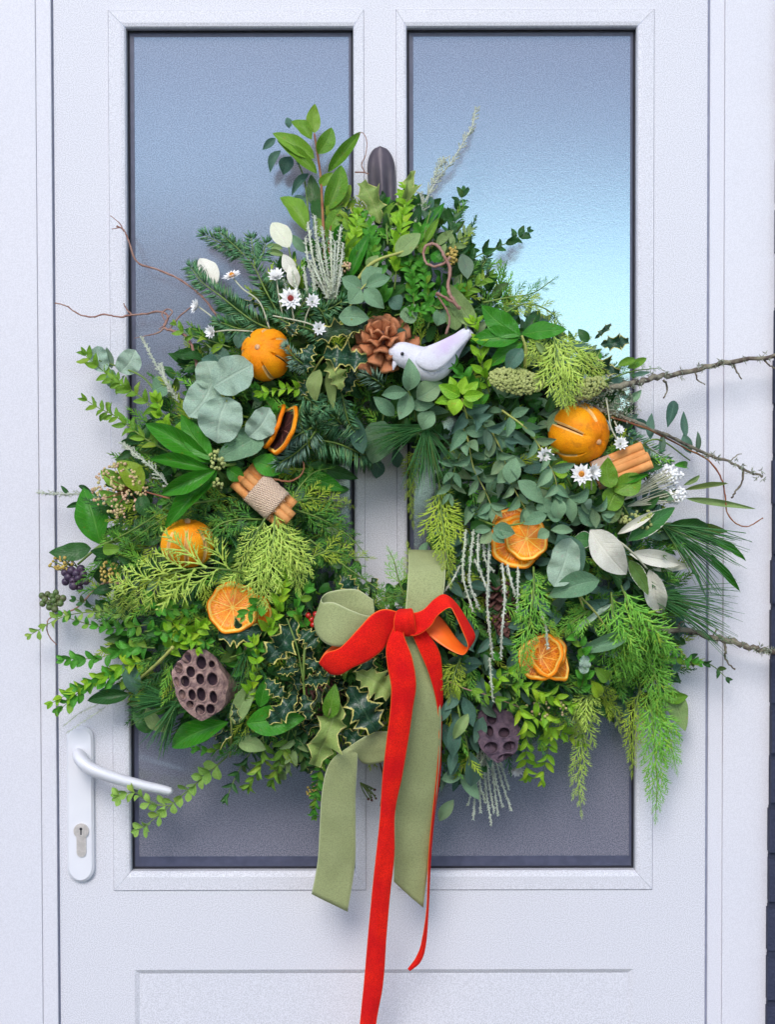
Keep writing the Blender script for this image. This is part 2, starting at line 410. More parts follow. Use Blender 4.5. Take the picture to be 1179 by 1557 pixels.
def frond(name, label, path, sp='cedlime', width=50, n=9, ang=42, cat='conifer sprig', droop=0, group=None, narrow=False, wscale=1.0):
    pts = world_path(path, 8); N_ = len(pts)
    t = thing(name, label, cat, pts[0], group)
    mb = MB(); mb.tube(pts, [MM*(1.7-1.1*i/(N_-1)) for i in range(N_)], 5); mb.build('stem', G['greenstem'], t)
    cum = [0]
    for i in range(1, N_): cum.append(cum[-1]+(pts[i]-pts[i-1]).length)
    tot = cum[-1]
    n = max(5, int(n*.66))
    for k in range(n*2):
        fr = (k+.5)/(n*2)*.93+.02; s = tot*fr; sg = 1 if k % 2 else -1
        i = max(j for j in range(N_-1) if cum[j] <= s); q = (s-cum[i])/max(1e-6, cum[i+1]-cum[i])
        p = pts[i].lerp(pts[i+1], q); T = (pts[i+1]-pts[i]).normalized(); pl = T.cross(TOCAM).normalized()
        an = R(ang)*(1-.25*fr)+rnd(.12)
        prof = (min(1, fr*3+.45))*(1-fr)**.55
        L = width*MM*1.12*prof*random.uniform(.85, 1.2)/math.sin(R(ang))*.85
        if L < .008: L = .008
        d = (T*math.cos(an)+pl*sg*math.sin(an)+Vector((0,-1,0))*rnd(.16)+Vector((0,0,-droop))).normalized()
        M = leaf_matrix(p, p+d*L, L*wscale, Vector((rnd(.35), 0, rnd(.3))))
        place('branchlet', random.choice(BR[sp]), t, M)
    d = (pts[-1]-pts[-2]).normalized(); L = max(.014, width*MM*.45)
    place('branchlet', BR[sp][0], t, leaf_matrix(pts[-1]-d*.004, pts[-1]+d*L, L*.8))
    return t
def needle(mb, p, d, L, w):
    d = Vector(d).normalized(); a1 = d.cross(Vector((.3, -.8, .5))).normalized(); b1 = d.cross(a1)
    p = Vector(p); m = p+d*L*.5
    v = [p, m+a1*w, m-a1*.5*w+b1*.87*w, m-a1*.5*w-b1*.87*w, p+d*L]
    mb.add(v, [(0,2,1),(0,3,2),(0,1,3),(1,2,4),(2,3,4),(3,1,4)])
def fir(name, label, paths, sp='fir', L=18, gap=1.35, ang=60, w=1.25, cat='conifer sprig', group=None, flat=.35):
    L = L*1.2
    first = world_path(paths[0], 8); t = thing(name, label, cat, first[0], group)
    mn = MB()
    for pa in paths:
        ms = MB()
        pts = world_path(pa, 8); N_ = len(pts)
        ms.tube(pts, [MM*(1.5-.8*i/(N_-1)) for i in range(N_)], 5); ms.build('stem', G['greenstem'], t)
        for i in range(N_-1):
            seg = pts[i+1]-pts[i]; ln = seg.length; T = seg.normalized(); pl = T.cross(TOCAM).normalized()
            cnt = max(1, int(ln/(gap*MM)*1.0)); fr = i/(N_-1)
            for k in range(cnt):
                p = pts[i]+seg*random.random()
                for _ in range(2):
                    ph = random.random()*2*math.pi
                    Sd = pl*math.cos(ph)+TOCAM*math.sin(ph)*flat
                    if Sd.length < .45: Sd = pl*random.choice((1,-1))*.6+TOCAM*rnd(.4)
                    Sd.normalize(); an = R(ang)*(1-.35*fr)+rnd(.2)
                    d = T*math.cos(an)+Sd*math.sin(an)
                    needle(mn, p, d, L*MM*random.uniform(.75, 1.1)*(1-.25*fr), w*MM)
        T = (pts[-1]-pts[-2]).normalized()
        for k in range(14): needle(mn, pts[-1], T+Vector((rnd(.7), rnd(.5), rnd(.7))), L*MM*.7, w*MM)
    mn.build('needles', G[sp], t, kind='stuff')
    return t
def tuft(name, label, base, dirs, L, n, sp='pine', spread=.35, w=.55, cat='conifer sprig', curve=.15):
    w = w*1.35; n = int(n*.55)
    """long pine needles radiating from a bud; dirs: list of (dx,dy) in photo sense"""
    b = Q(*base); t = thing(name, label, cat, b); mb = MB(); bud = MB()
    bud.ball(b, .004, 0, 8, 5, (1, 1, 1.3)); bud.build('bud', G['bark'], t)
    for k in range(n):
        dx, dy = random.choice(dirs)
        d = Vector((dx+rnd(spread), -random.uniform(-.1, .35), -dy+rnd(spread))).normalized()
        ll = L*MM*random.uniform(.7, 1.05); side = Vector((rnd(), rnd(.5), rnd()))*curve
        p = b+Vector((rnd(.004), rnd(.004), rnd(.004)))
        pts = [p, p+d*ll*.35+side*ll*.05, p+d*ll*.7+side*ll*.3+Vector((0,0,-.03*ll)), p+(d+side*.7).normalized()*ll+Vector((0,0,-.09*ll))]
        mb.tube(pts, [w*MM, w*MM, w*MM*.9, w*MM*.3], 3, cap=False)
    mb.build('needles', G[sp], t, kind='stuff'); return t
def knobby(mb, pts, r, dens=1.0):
    """silvery twig packed with tiny scale leaves"""
    n = len(pts)
    mb.tube(pts, [r*.6]*n, 4)
    for i in range(n-1):
        seg = pts[i+1]-pts[i]; T = seg.normalized(); c = max(1, int(seg.length/(r*1.1)*dens))
        for k in range(c*3):
            p = pts[i]+seg*random.random(); ph = random.random()*6.283
            pl = T.cross(TOCAM).normalized(); Sd = pl*math.cos(ph)+TOCAM*math.sin(ph)
            needle(mb, p, T*.8+Sd, r*random.uniform(1.6, 2.8), r*.42)
def silver(name, label, strands, r=1.5, cat='silvery sprig', side=0):
    t = thing(name, label, cat, Q(*strands[0][0]))
    for st in strands:
        pts = world_path(st, 6); mb = MB(); knobby(mb, pts, r*MM)
        if side:
            T = (pts[-1]-pts[0]).normalized(); pl = T.cross(TOCAM).normalized()
            for i in range(1, len(pts)-1, 1):
                for sg in (1, -1):
                    if random.random() < .75:
                        d = (T+pl*sg*random.uniform(.5, 1)+TOCAM*rnd(.4)).normalized(); l2 = side*MM*random.uniform(.5, 1)*(1-.5*i/len(pts))
                        knobby(mb, [pts[i], pts[i]+d*l2*.5, pts[i]+d*l2+T*l2*.2], r*MM*.7)
        mb.build('twig', G['silver'], t)
    return t
def twig(name, label, branches, mat='twig', cat='twig', rough=.25, lich=False):
    """branches: list of ([(x,y,o)...], r0, r1)"""
    t = thing(name, label, cat, Q(*branches[0][0][0])); k = 0
    for pa, r0, r1 in branches:
        pts = world_path(pa, 6); n = len(pts)
        pts = [p+Vector((rnd(), rnd(), rnd()))*r0*MM*rough for p in pts]
        mb = MB(); mb.tube(pts, [MM*(r0+(r1-r0)*i/(n-1))*random.uniform(.85, 1.25) for i in range(n)], 7)
        mb.ball(pts[-1], r1*MM*1.5, 0, 6, 4)
        mb.build('branch' if k == 0 else 'side_twig', G[mat], t); k += 1
    if lich:
        mb = MB(); pts = world_path(branches[0][0], 10)
        for i in range(lich):
            p = random.choice(pts)+Vector((rnd(.006), -random.random()*.005, rnd(.006)))
            for _ in range(7): needle(mb, p, Vector((rnd(), rnd(), rnd())), .007*random.random()+.003, .0009)
        mb.build('lichen', G['lichen'], t, kind='stuff')
    return t
def sheet(name, parent, pairs, mats, n=12, cols=12, thick=.0008, cup=0.0, mo=(0, 0), crease=.0022, pinch=0):
    """ribbon from pairs of edge points (x,y,d) (x,y,d)"""
    A = cat_rom([P(*p[0]) for p in pairs], n); B = cat_rom([P(*p[1]) for p in pairs], n)
    v = []; uv = []; L = 0; seed_ = random.random()*50
    for i in range(len(A)):
        if i: L += ((A[i]+B[i])/2-(A[i-1]+B[i-1])/2).length
        for k in range(cols+1):
            u = k/cols; v.append(A[i].lerp(B[i], u)+TOCAM*(cup*math.sin(math.pi*u)+crease*noise.noise(Vector((u*2.2, L*22, seed_)))+pinch*.0022*math.sin(u*19+seed_)*math.exp(-L/.03)+.0006*noise.noise(Vector((u*7, L*70, seed_))))); uv.append((u, L*20))
    c = cols+1
    f = [(i*c+k, (i+1)*c+k, (i+1)*c+k+1, i*c+k+1) for i in range(len(A)-1) for k in range(cols)]
    mb = MB(); mb.add(v, f, uv); o = mb.build(name, mats, parent)
    so = o.modifiers.new('solid', 'SOLIDIFY'); so.thickness = thick; so.offset = 0; so.material_offset = mo[0]; so.material_offset_rim = mo[1]
    return o
#SECTION_SETTING
# ------------------------------------------------------------------ setting
def X(x, y=778): return P(x, y, 0).x
def Z(y): return P(589, y, 0).z
def upvc(name, c, c2, rough=.35, amp=.8):
    m, t, bs, out = nodes(name)
    tc = t.nodes.new('ShaderNodeTexCoord'); mp = t.nodes.new('ShaderNodeMapping'); mp.inputs['Scale'].default_value = (420, 420, 90)
    t.links.new(tc.outputs['Object'], mp.inputs[0])
    n1 = t.nodes.new('ShaderNodeTexNoise'); n1.inputs['Scale'].default_value = 1; n1.inputs['Detail'].default_value = 3; t.links.new(mp.outputs[0], n1.inputs['Vector'])
    n2 = objnoise(t, 620, 1); n3 = objnoise(t, 3, 3)
    col = mixc(t, mth(t, 'MULTIPLY', ramp(t, n3, .35, .7), .5), c, c2)
    col = mixc(t, mth(t, 'MULTIPLY', ramp(t, n2, .35, .65), amp), col, tuple(x*.70 for x in c))
    t.links.new(col, bs.inputs['Base Color']); bs.inputs['Roughness'].default_value = rough; bs.inputs['Specular IOR Level'].default_value = .35
    bump(t, mth(t, 'ADD', n1.outputs[0], n2), bs, .25*amp, .0004)
    return m
G['upvc'] = upvc('white_door_foil', (.72,.715,.755), (.69,.69,.745))
G['upvcframe'] = upvc('white_frame_foil', (.70,.69,.73), (.67,.67,.72), amp=.35)
G['handle'] = plain('white_painted_metal', (.74,.74,.77), (.71,.71,.75), 20, .3, bs_=.03)
G['steel'] = plain('brushed_steel', (.66,.61,.57), (.55,.51,.47), 200, .4, metal=.35, bs_=.2)
G['black'] = plain('black_rubber', (.012,.013,.02), (.02,.02,.03), 60, .6)
G['edgeshade'] = plain('painted_edge_shade', (.075,.08,.13), (.055,.06,.10), 60, .4)  # dark tone for the painted shadow along the pane edges
G['seal'] = plain('grey_rubber_seal', (.28,.30,.40), (.22,.24,.33), 60, .7)
G['brick'] = plain('dark_brick', (.022,.028,.06), (.03,.035,.07), 50, .85, bs_=1, bd=.002)
G['mortar'] = plain('dark_mortar', (.024,.03,.06), (.02,.025,.05), 90, .9, bs_=1)
# obscure glass
m, t, bs, out = nodes('textured_glass')
g1 = objnoise(t, 480, 2); g2 = objnoise(t, 150, 2)
h = mth(t, 'ADD', g1, mth(t, 'MULTIPLY', g2, .4))
bs.inputs['Base Color'].default_value = (.19,.18,.225,1); bs.inputs['Roughness'].default_value = .35
bs.inputs['Specular IOR Level'].default_value = .08
bn = mixc(t, ramp(t, objnoise(t, 620, 1), .35, .65), (.12,.12,.155), (.26,.24,.295)); t.links.new(bn, bs.inputs['Base Color'])
bump(t, h, bs, .25, .0006)
gl = t.nodes.new('ShaderNodeBsdfGlossy'); gl.inputs['Roughness'].default_value = .13; gl.inputs['Color'].default_value = (.58,.88,.98,1)
bp = t.nodes.new('ShaderNodeBump'); bp.inputs['Strength'].default_value = .2; bp.inputs['Distance'].default_value = .0004
t.links.new(h, bp.inputs['Height']); t.links.new(bp.outputs[0], gl.inputs['Normal'])
mx = t.nodes.new('ShaderNodeMixShader'); mx.inputs[0].default_value = .21
t.links.new(bs.outputs[0], mx.inputs[1]); t.links.new(gl.outputs[0], mx.inputs[2]); t.links.new(mx.outputs[0], out.inputs[0])
G['glass'] = m

door = thing('front_door', 'white panelled front door with two tall textured panes behind the wreath', 'door', (X(581), .03, .05))
xl, xr = X(86.5), X(1074.5); L0, L1, R0, R1 = X(195.5), X(539), X(620), X(967.5)
zt, zb, zg0, zg1 = 2.28, .05, Z(1324), Z(42)
bw = .027; mwid = .0165
ox0, ox1 = L0-bw, L1+mwid; px0, px1 = R0-mwid, R1+bw; bz0, bz1 = zg0-bw-.003, zg1+bw
lp0, lp1, lpz = X(200), X(965), Z(1474)
mb = MB(); T_ = .06
for lo, hi in (((xl,0,zb),(ox0,T_,zt)), ((px1,0,zb),(xr,T_,zt)), ((ox0,0,bz1),(px1,T_,zt)), ((ox0,0,lpz),(px1,T_,bz0)), ((ox1,0,bz0),(px0,T_,bz1)),
               ((ox0,0,zb),(lp0,T_,lpz)), ((lp1,0,zb),(px1,T_,lpz))):
    mb.box(lo, hi)
mb.build('door_slab', G['upvc'], door, smooth=False)
mb = MB(); s = .007; d = .0045
o_ = [(lp0,0,zb),(lp1,0,zb),(lp1,0,lpz),(lp0,0,lpz)]; i_ = [(lp0+s,d,zb),(lp1-s,d,zb),(lp1-s,d,lpz-s),(lp0+s,d,lpz-s)]
mb.add(o_+i_, [(0,3,7,4),(3,2,6,7),(2,1,5,6),(4,7,6,5)]); mb.build('lower_panel', G['upvc'], door, smooth=False)
def beads(x0, x1, z0, z1, wl, wr):
    ox = [x0-wl, x1+wr]; oz = [z0-bw-.003, z1+bw]
    ring = [lambda: None]
    def corner(i, lvl):
        sx = (0, 1, 1, 0)[i]; sz = (0, 0, 1, 1)[i]
        X0 = (ox[0], ox[1])[sx]; Z0 = oz[sz]; X1 = (x0, x1)[sx]; Z1 = (z0, z1)[sz]
        # level: 0 outer foot, 1 outer lip, 2 crown near the glass, 3 rounded, 4 inner, 5 down to the glass
        f, y = ((.0, .0005), (.06, -.0028), (.72, -.0032), (.92, -.0018), (1.0, .0015), (1.0, .0165))[lvl]
        return (X0+(X1-X0)*f, y, Z0+(Z1-Z0)*f)
    for e in range(4):
        b = MB(); j = (e+1) % 4; v = []; f = []; e0 = .00025
        for lv in range(6): v += [Vector(corner(e, lv)), Vector(corner(j, lv))]
        dirv = (v[1]-v[0]).normalized()
        for lv in range(6): v[2*lv] += dirv*e0; v[2*lv+1] -= dirv*e0
        for lv in range(5): f.append((2*lv, 2*lv+1, 2*lv+3, 2*lv+2))
        b.add(v, f); o = b.build('glazing_bead', G['upvc'], door, smooth=False)
    b = MB(); g = .0035; yy = .0145
    o1 = [(x0,yy,z0),(x1,yy,z0),(x1,yy,z1),(x0,yy,z1)]; i1 = [(x0+g,yy-.0012,z0+g),(x1-g,yy-.0012,z0+g),(x1-g,yy-.0012,z1-g),(x0+g,yy-.0012,z1-g)]
    i2 = [(p[0],.0155,p[2]) for p in i1]
    b.add(o1+i1+i2, [(k, (k+1) % 4, 4+(k+1) % 4, 4+k) for k in range(4)]+[(4+k, 4+(k+1) % 4, 8+(k+1) % 4, 8+k) for k in range(4)])
    b.build('rubber_gasket', G['black'], door, smooth=False)
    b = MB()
    for lo, hi in (((x0-.003,.0152,z0-.003),(x1+.003,.0158,z0+.019)), ((x0-.003,.0152,z0+.019),(x0+.010,.0158,z1-.009)), ((x1-.007,.0152,z0+.019),(x1+.003,.0158,z1-.009)), ((x0-.003,.0152,z1-.009),(x1+.003,.0158,z1+.003))): b.box(lo, hi)  # dark strips standing for the bead's shadow around the glass
    b.build('edge_shade_strip', G['edgeshade'], door, smooth=False)
    b = MB(); b.box((x0-.004, .016, z0-.004), (x1+.004, .022, z1+.004)); b.build('glass_pane', G['glass'], door, smooth=False)
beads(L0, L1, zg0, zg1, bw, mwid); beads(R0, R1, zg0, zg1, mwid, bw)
# handle
mb = MB(); pc = X(123, 1200); pw = .0205; z0, z1 = Z(1338)+pw, Z(1118)
out_ = []
for k in range(13): q = math.pi+math.pi*k/12; out_.append((pc+pw*math.cos(q), z0+pw*math.sin(q)))
for k in range(13): q = math.pi*k/12; out_.append((pc+pw*math.cos(q), z1+pw*math.sin(q)*.8))
n_ = len(out_); cx_, cz_ = pc, (z0+z1)/2
v = [(x, 0, z) for x, z in out_]+[(x, -.007, z) for x, z in out_]+[(cx_+(x-cx_)*.84, -.0105, z-(.0035 if z > cz_ else -.0035)) for x, z in out_]
mb.add(v, [(k, (k+1) % n_, n_+(k+1) % n_, n_+k) for k in range(n_)]+[(n_+k, n_+(k+1) % n_, 2*n_+(k+1) % n_, 2*n_+k) for k in range(n_)]+[tuple(range(2*n_, 3*n_))])
bp_ = mb.build('backplate', G['handle'], door, smooth=False)
mb = MB(); c0 = P(124, 1150, 0)
pts = cat_rom([P(123,1150,9), P(123,1151,30), P(125,1158,50), P(140,1170,58), P(175,1183,59), P(215,1194,57), P(248,1201,54), P(262,1205,52)], 6)
nn = len(pts); rr = [.0150 if i < 8 else .0165-(.0065*max(0, i-14)/(nn-14)) for i in range(nn)]; rr[-1] = .006; rr[-2] = .0085
mb.tube(pts, rr, 16, flat=.62); lev = mb.build('lever', G['handle'], door)
mb = MB(); kc = P(123.5, 1263, 10)
def disc(mb, c, r, y0, y1, m=0, n=24, sx=1, sz=1):
    v = [(c[0]+r*sx*math.cos(2*math.pi*k/n), y0, c[2]+r*sz*math.sin(2*math.pi*k/n)) for k in range(n)]+[(c[0]+r*sx*math.cos(2*math.pi*k/n), y1, c[2]+r*sz*math.sin(2*math.pi*k/n)) for k in range(n)]
    mb.add(v, [(k, (k+1) % n, n+(k+1) % n, n+k) for k in range(n)]+[tuple(range(n, 2*n))], None, m)
disc(mb, kc, .0115, -.008, -.0135); mb.box((kc.x-.0072, -.0125, kc.z-.033), (kc.x+.0072, -.008, kc.z-.006))
disc(mb, (kc.x, 0, kc.z-.033), .0072, -.008, -.0124, n=16)
cyl = mb.build('lock_cylinder', G['steel'], door, smooth=False)
mb = MB(); disc(mb, kc, .0088, -.013, -.0142, n=24); pl_ = mb.build('lock_plug', G['steel'], cyl, smooth=False)
mb = MB(); disc(mb, (kc.x, 0, kc.z+.0035), .0022, -.014, -.0146, n=12); mb.box((kc.x-.001, -.0146, kc.z-.0055), (kc.x+.001, -.014, kc.z+.0035)); mb.build('keyhole', G['black'], cyl, smooth=False)

# outer frame
fr = thing('door_frame', 'white outer door frame surrounding the door leaf', 'door frame', (X(20), .03, 0))
def jamb(x0, x1, nm, steps):
    b = MB()
    for (a_, b_, y) in steps: b.box((a_, y, 0), (b_, .08, 2.35))
    b.build(nm, G['upvcframe'], fr, smooth=False, bevel=.0012)
jamb(0, 0, 'jamb', [(X(-70), X(60.5), -.0075), (X(60.5), X(83.5), -.0055)])
jamb(0, 0, 'jamb', [(X(1078), X(1100), -.003), (X(1100), X(1183), -.006)])
mb = MB(); mb.box((X(83.5), -.004, 2.284), (X(1078), .08, 2.35)); mb.build('head', G['upvcframe'], fr, smooth=False)
mb = MB(); mb.box((xl-.0035, .004, .0), (xl-.0003, .05, 2.279)); mb.box((xr+.0003, .003, 0), (xr+.0036, .05, 2.279)); mb.build('rubber_seal', G['seal'], fr, smooth=False)
mb = MB(); mb.box((X(83.5), -.02, 0), (X(1078), .08, .046)); mb.build('threshold', G['steel'], fr, smooth=False)
# brick wall beside the frame
wall = thing('brick_wall', 'dark brick wall at the right of the white door frame', 'wall', (X(1250), 0, 0))
mb = MB()
for k in range(40):
    z = k*.0755; e_ = X(1180-12.5*min(1, max(0, (1557-(z-.65)*1000)/1557))); mb.box((e_, -.0165, z), (X(2300), .25, z+.0755))
mb.build('mortar', G['mortar'], wall, smooth=False)
bm_ = MB(); bm_.box((0, -.0215, 0), (.215, .05, .065)); bme = bm_.mesh('brick', G['brick'], smooth=False)
for k in range(38):
    z = .006+k*.0755; edge = X(1179-12.5*min(1, max(0, (1557-(z-.65)*1000)/1557)))+rnd(.0012)
    for j in range(2 if k % 2 else 3):
        x0 = edge if j == 0 else edge+(.1125 if k % 2 else .225)+.225*(j-1)
        o = place('brick', bme, wall, Matrix.Translation((x0, rnd(.002), z)) @ Matrix.Diagonal((.485 if (j == 0 and k % 2) else 1, 1, 1, 1)))
wl = thing('rendered_wall', 'pale rendered wall at the left of the door frame', 'wall', (X(-400), 0, 0))
mb = MB(); mb.box((X(-1700), -.03, 0), (X(-71), .25, 3.0)); G['render'] = plain('pale_render', (.6,.6,.6), (.5,.5,.5), 40, .9, bs_=.6); mb.build('wall_face', G['render'], wl, smooth=False)
mb = MB(); mb.box((X(-70.5), -.02, 2.352), (X(1175), .25, 3.0)); mb.build('lintel', G['render'], wl, smooth=False)
# unseen surroundings for the panes to mirror: paving, house added across the road
def struct(name, mb, mat, **k):
    o = mb.build(name, mat, None, **k); o['kind'] = 'structure'; return o
G['paving'] = plain('grey_paving', (.085,.08,.085), (.06,.058,.065), 3, .9, bscale=200, bs_=.6)
mb = MB(); mb.add([(-200,-400,0),(200,-400,0),(200,40,0),(-200,40,0)], [(0,1,2,3)]); struct('ground', mb, G['paving'], smooth=False)
G['added_house_wall'] = plain('grey_added_house_wall', (.80,.80,.82), (.72,.72,.75), 3, .9)
G['slate'] = plain('added_house_slate_roof', (.34,.34,.40), (.26,.26,.32), 5, .7)
G['window'] = plain('added_house_dark_window', (.03,.035,.05), (.02,.02,.03), 5, .1)
hs = thing('house', 'unseen grey rendered house added across the road for its reflection', 'house', (-8, -22, 0))
mb = MB(); mb.box((-16, -30, 0), (-.6, -20, 3.7)); mb.build('wall', G['added_house_wall'], hs, smooth=False)  # wall of the added, unseen house
mb = MB(); mb.add([(-16.4,-30.4,3.7),(-.2,-30.4,3.7),(-.2,-19.6,3.7),(-16.4,-19.6,3.7),(-16.4,-25,5.9),(-.2,-25,5.9)], [(3,2,5,4),(0,4,5,1),(0,3,4),(1,5,2),(0,1,2,3)]); mb.build('added_house_roof', G['slate'], hs, smooth=False)
for wx in (-13.5, -9.5, -5.2, -2.6):
    for wz in (.9,):
        mb = MB(); mb.box((wx, -19.98, wz), (wx+1.2, -19.92, wz+1.3)); mb.build('window', G['window'], hs, smooth=False)  # window of the added, unseen house
mb = MB(); G['hedge'] = plain('dark_hedge', (.03,.055,.025), (.015,.03,.012), 6, .95, bs_=1, bd=.05)
for k in range(300):
    mb.ball((rnd(1)*5+4.6, -17+rnd(.4), random.random()*1.2+.2), .3, 0, 6, 4)
hd = mb.build('hedge', G['hedge'], None); hd['label'] = 'clipped dark hedge across the road from the door'; hd['category'] = 'hedge'
#SECTION_WREATH
# ------------------------------------------------------------------ wreath body and its filling
OUT = [(425,430),(470,365),(545,325),(625,300),(680,340),(725,400),(785,470),(850,515),(912,555),(955,615),(975,690),(1000,760),(1015,830),(1030,920),(1030,1000),(1005,1060),(955,1075),(900,1075),(850,1090),(800,1120),(740,1150),(690,1190),(600,1120),(540,1130),(480,1150),(400,1140),(330,1110),(260,1085),(215,1070),(185,1020),(165,960),(165,900),(150,850),(170,780),(190,710),(225,640),(262,580),(300,525),(365,470)]
HOLE = [(500,712),(560,700),(600,690),(640,680),(664,700),(655,780),(640,850),(605,890),(570,880),(540,850),(525,800),(515,760)]
def inside(poly, x, y):
    c = False; n = len(poly); j = n-1
    for i in range(n):
        xi, yi = poly[i]; xj, yj = poly[j]
        if (yi > y) != (yj > y) and x < (xj-xi)*(y-yi)/(yj-yi)+xi: c = not c
        j = i
    return c
wc = P(WX, WY, 60)
wreath = thing('wreath', 'large round evergreen wreath hanging on the white door, dressed with fruit and ribbons', 'wreath', wc)
mb = MB(); nu, nv = 96, 14; v = []; f = []
for i in range(nu):
    a_ = 2*math.pi*i/nu
    for k in range(nv):
        q = 2*math.pi*k/nv; rr = .070*(1+.12*noise.noise(Vector((math.cos(a_)*5, math.sin(a_)*5, q))))
        c_ = P(WX+math.cos(a_)*262, WY+22-math.sin(a_)*245, 62)
        v.append((c_.x+math.cos(a_)*rr*math.cos(q), c_.y-rr*.7*math.sin(q), c_.z+math.sin(a_)*rr*math.cos(q)))
f = [(i*nv+k, i*nv+(k+1) % nv, ((i+1) % nu)*nv+(k+1) % nv, ((i+1) % nu)*nv+k) for i in range(nu) for k in range(nv)]
mb.add(v, f); mb.build('moss_ring', G['moss'], wreath)
def zone(x, y):
    """which species fills this part of the wreath"""
    if y < 470: return random.choices(['box','dark','con','holly','euc'], [6,2.5,3,.2,.5])[0]
    if x > 640 and y < 830: return random.choices(['euc','eucdark','con','box','dark'], [1.6,2,2.6,1.2,2.4])[0]
    if x < 560 and 600 < y < 900: return random.choices(['con','dark','box','euc'], [5,2.5,1.5,.4])[0]
    if x < 420 and y >= 850: return random.choices(['box','con','dark'], [5,5,2])[0]
    if 380 < x < 600 and y >= 850: return random.choices(['holly','dark','box','con','bay'], [1.6,3.5,2,2,1])[0]
    if x >= 600 and y >= 830: return random.choices(['con','eucdark','box','dark'], [4,3,2,2])[0]
    return random.choices(['con','dark','box'], [3,3,2])[0]
FILL = {}
def fill_leaf(sp, b, t, w, tilt):
    mbx = FILL.setdefault(sp, MB()); pr = random.choice(PROTO[sp]); M = np.array(leaf_matrix(b, t, w, tilt))
    vv = pr[1] @ M[:3, :3].T + M[:3, 3]; mbx.add(vv.tolist(), pr[2], pr[3])
BRN = [make_branchlet(90+k, 7, .45, .034) for k in range(3)]
BRN = [(np.array([tuple(q) for q in b.v]), b.f, b.uv) for b in BRN]
random.seed(5)
SIZES = {'boxshade': (22,12), 'box': (20,11), 'dark': (34,16), 'holly': (40,22), 'euc': (34,15), 'eucdark': (36,15), 'bay': (28,12)}
cnt = 0; tries = 0
while cnt < 5200 and tries < 60000:
    tries += 1
    x, y = random.uniform(140, 1045), random.uniform(300, 1200)
    if not inside(OUT, x, y) or inside(HOLE, x, y): continue
    s_ = surf(x, y); dpt = s_-abs(random.gauss(0, 1))*38-6
    if dpt < 12: dpt = random.uniform(12, 40)
    sp = zone(x, y)
    if sp == 'box' and random.random() < .72: sp = 'boxshade'
    p = P(x, y, dpt); ang = math.atan2(y-WY, x-WX)+rnd(1.1)
    if sp == 'con':
        ang += rnd(.8); d = Vector((math.cos(ang), -random.uniform(.0, .5), -math.sin(ang))).normalized(); L = random.uniform(38, 62)*MM
        if not inside(OUT, x+math.cos(ang)*45, y+math.sin(ang)*45) and random.random() < .5: continue
        if inside(HOLE, x+math.cos(ang)*50, y+math.sin(ang)*50) and random.random() < .6: continue
        q = random.choice(BRN); M = np.array(leaf_matrix(p, p+d*L, L*.9, Vector((rnd(.5), 0, rnd(.5)))))
        key = random.choice(['conshade','conshade','ceddark','ceddark','cedgreen','cedyel']); mbx = FILL.setdefault('con_'+key, MB())
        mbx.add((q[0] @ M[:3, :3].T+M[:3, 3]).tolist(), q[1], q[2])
    else:
        Ls, Ws = SIZES[sp]; sc = random.uniform(.7, 1.15)
        if sp in ('euc', 'eucdark'): ang += rnd(1.2)
        d = Vector((math.cos(ang), -random.uniform(-.05, .75), -math.sin(ang))).normalized()
        if inside(HOLE, x+math.cos(ang)*30, y+math.sin(ang)*30): continue
        fill_leaf(sp, p, p+d*Ls*MM*sc, Ws*MM*sc, Vector((rnd(.8), 0, rnd(.5)+.3)))
    cnt += 1
NM = {'boxshade': 'shaded_leaf_filling', 'box': 'small_leaf_filling', 'dark': 'dark_leaf_filling', 'holly': 'holly_filling', 'euc': 'eucalyptus_filling', 'eucdark': 'eucalyptus_filling', 'bay': 'green_leaf_filling'}
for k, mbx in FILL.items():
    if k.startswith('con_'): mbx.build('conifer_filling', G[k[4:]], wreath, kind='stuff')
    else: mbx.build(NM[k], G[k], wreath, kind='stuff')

# ------------------------------------------------------------------ hook
G['iron'] = plain('dark_bronze_metal', (.075,.06,.075), (.11,.09,.105), 40, .5, metal=.2, bs_=.1)
hk = thing('door_hook', 'dark rounded metal hook on the centre bar above the wreath', 'hook', P(578, 290, 5))
mb = MB(); v = []; uv = []; rows, cols = 26, 16
for i in range(rows+1):
    t_ = i/rows; yy = 222+t_*95
    hw = 21*math.sqrt(max(0, 1-(1-min(1, t_*2.6))**2))+.2
    hw *= 1-.12*max(0, t_-.5)
    for k in range(cols+1):
        u = k/cols*2-1
        ridge = 7*math.exp(-(u/.25)**2)*min(1, max(0, t_*2.2-.35))
        d_ = 6+17*(math.sqrt(max(0, 1-u*u*.98)))*(.55+.45*min(1, t_*3))*(1-.35*math.exp(-((abs(u)-.5)/.2)**2)*min(1, t_*1.6))+ridge*.9
        v.append(P(578.5+u*hw+t_*4, yy, d_)); uv.append((k/cols, t_))
c_ = cols+1; mb.add(v, [(i*c_+k, (i+1)*c_+k, (i+1)*c_+k+1, i*c_+k+1) for i in range(rows) for k in range(cols)], uv)
o = mb.build('hook_plate', G['iron'], hk); so = o.modifiers.new('s', 'SOLIDIFY'); so.thickness = .003; so.offset = -1
mb = MB(); mb.tube(cat_rom([P(581,300,14), P(581,330,12), P(581,360,30), P(581,368,60), P(580,350,85)], 5), .0055, 8); mb.build('hook_arm', G['iron'], hk)

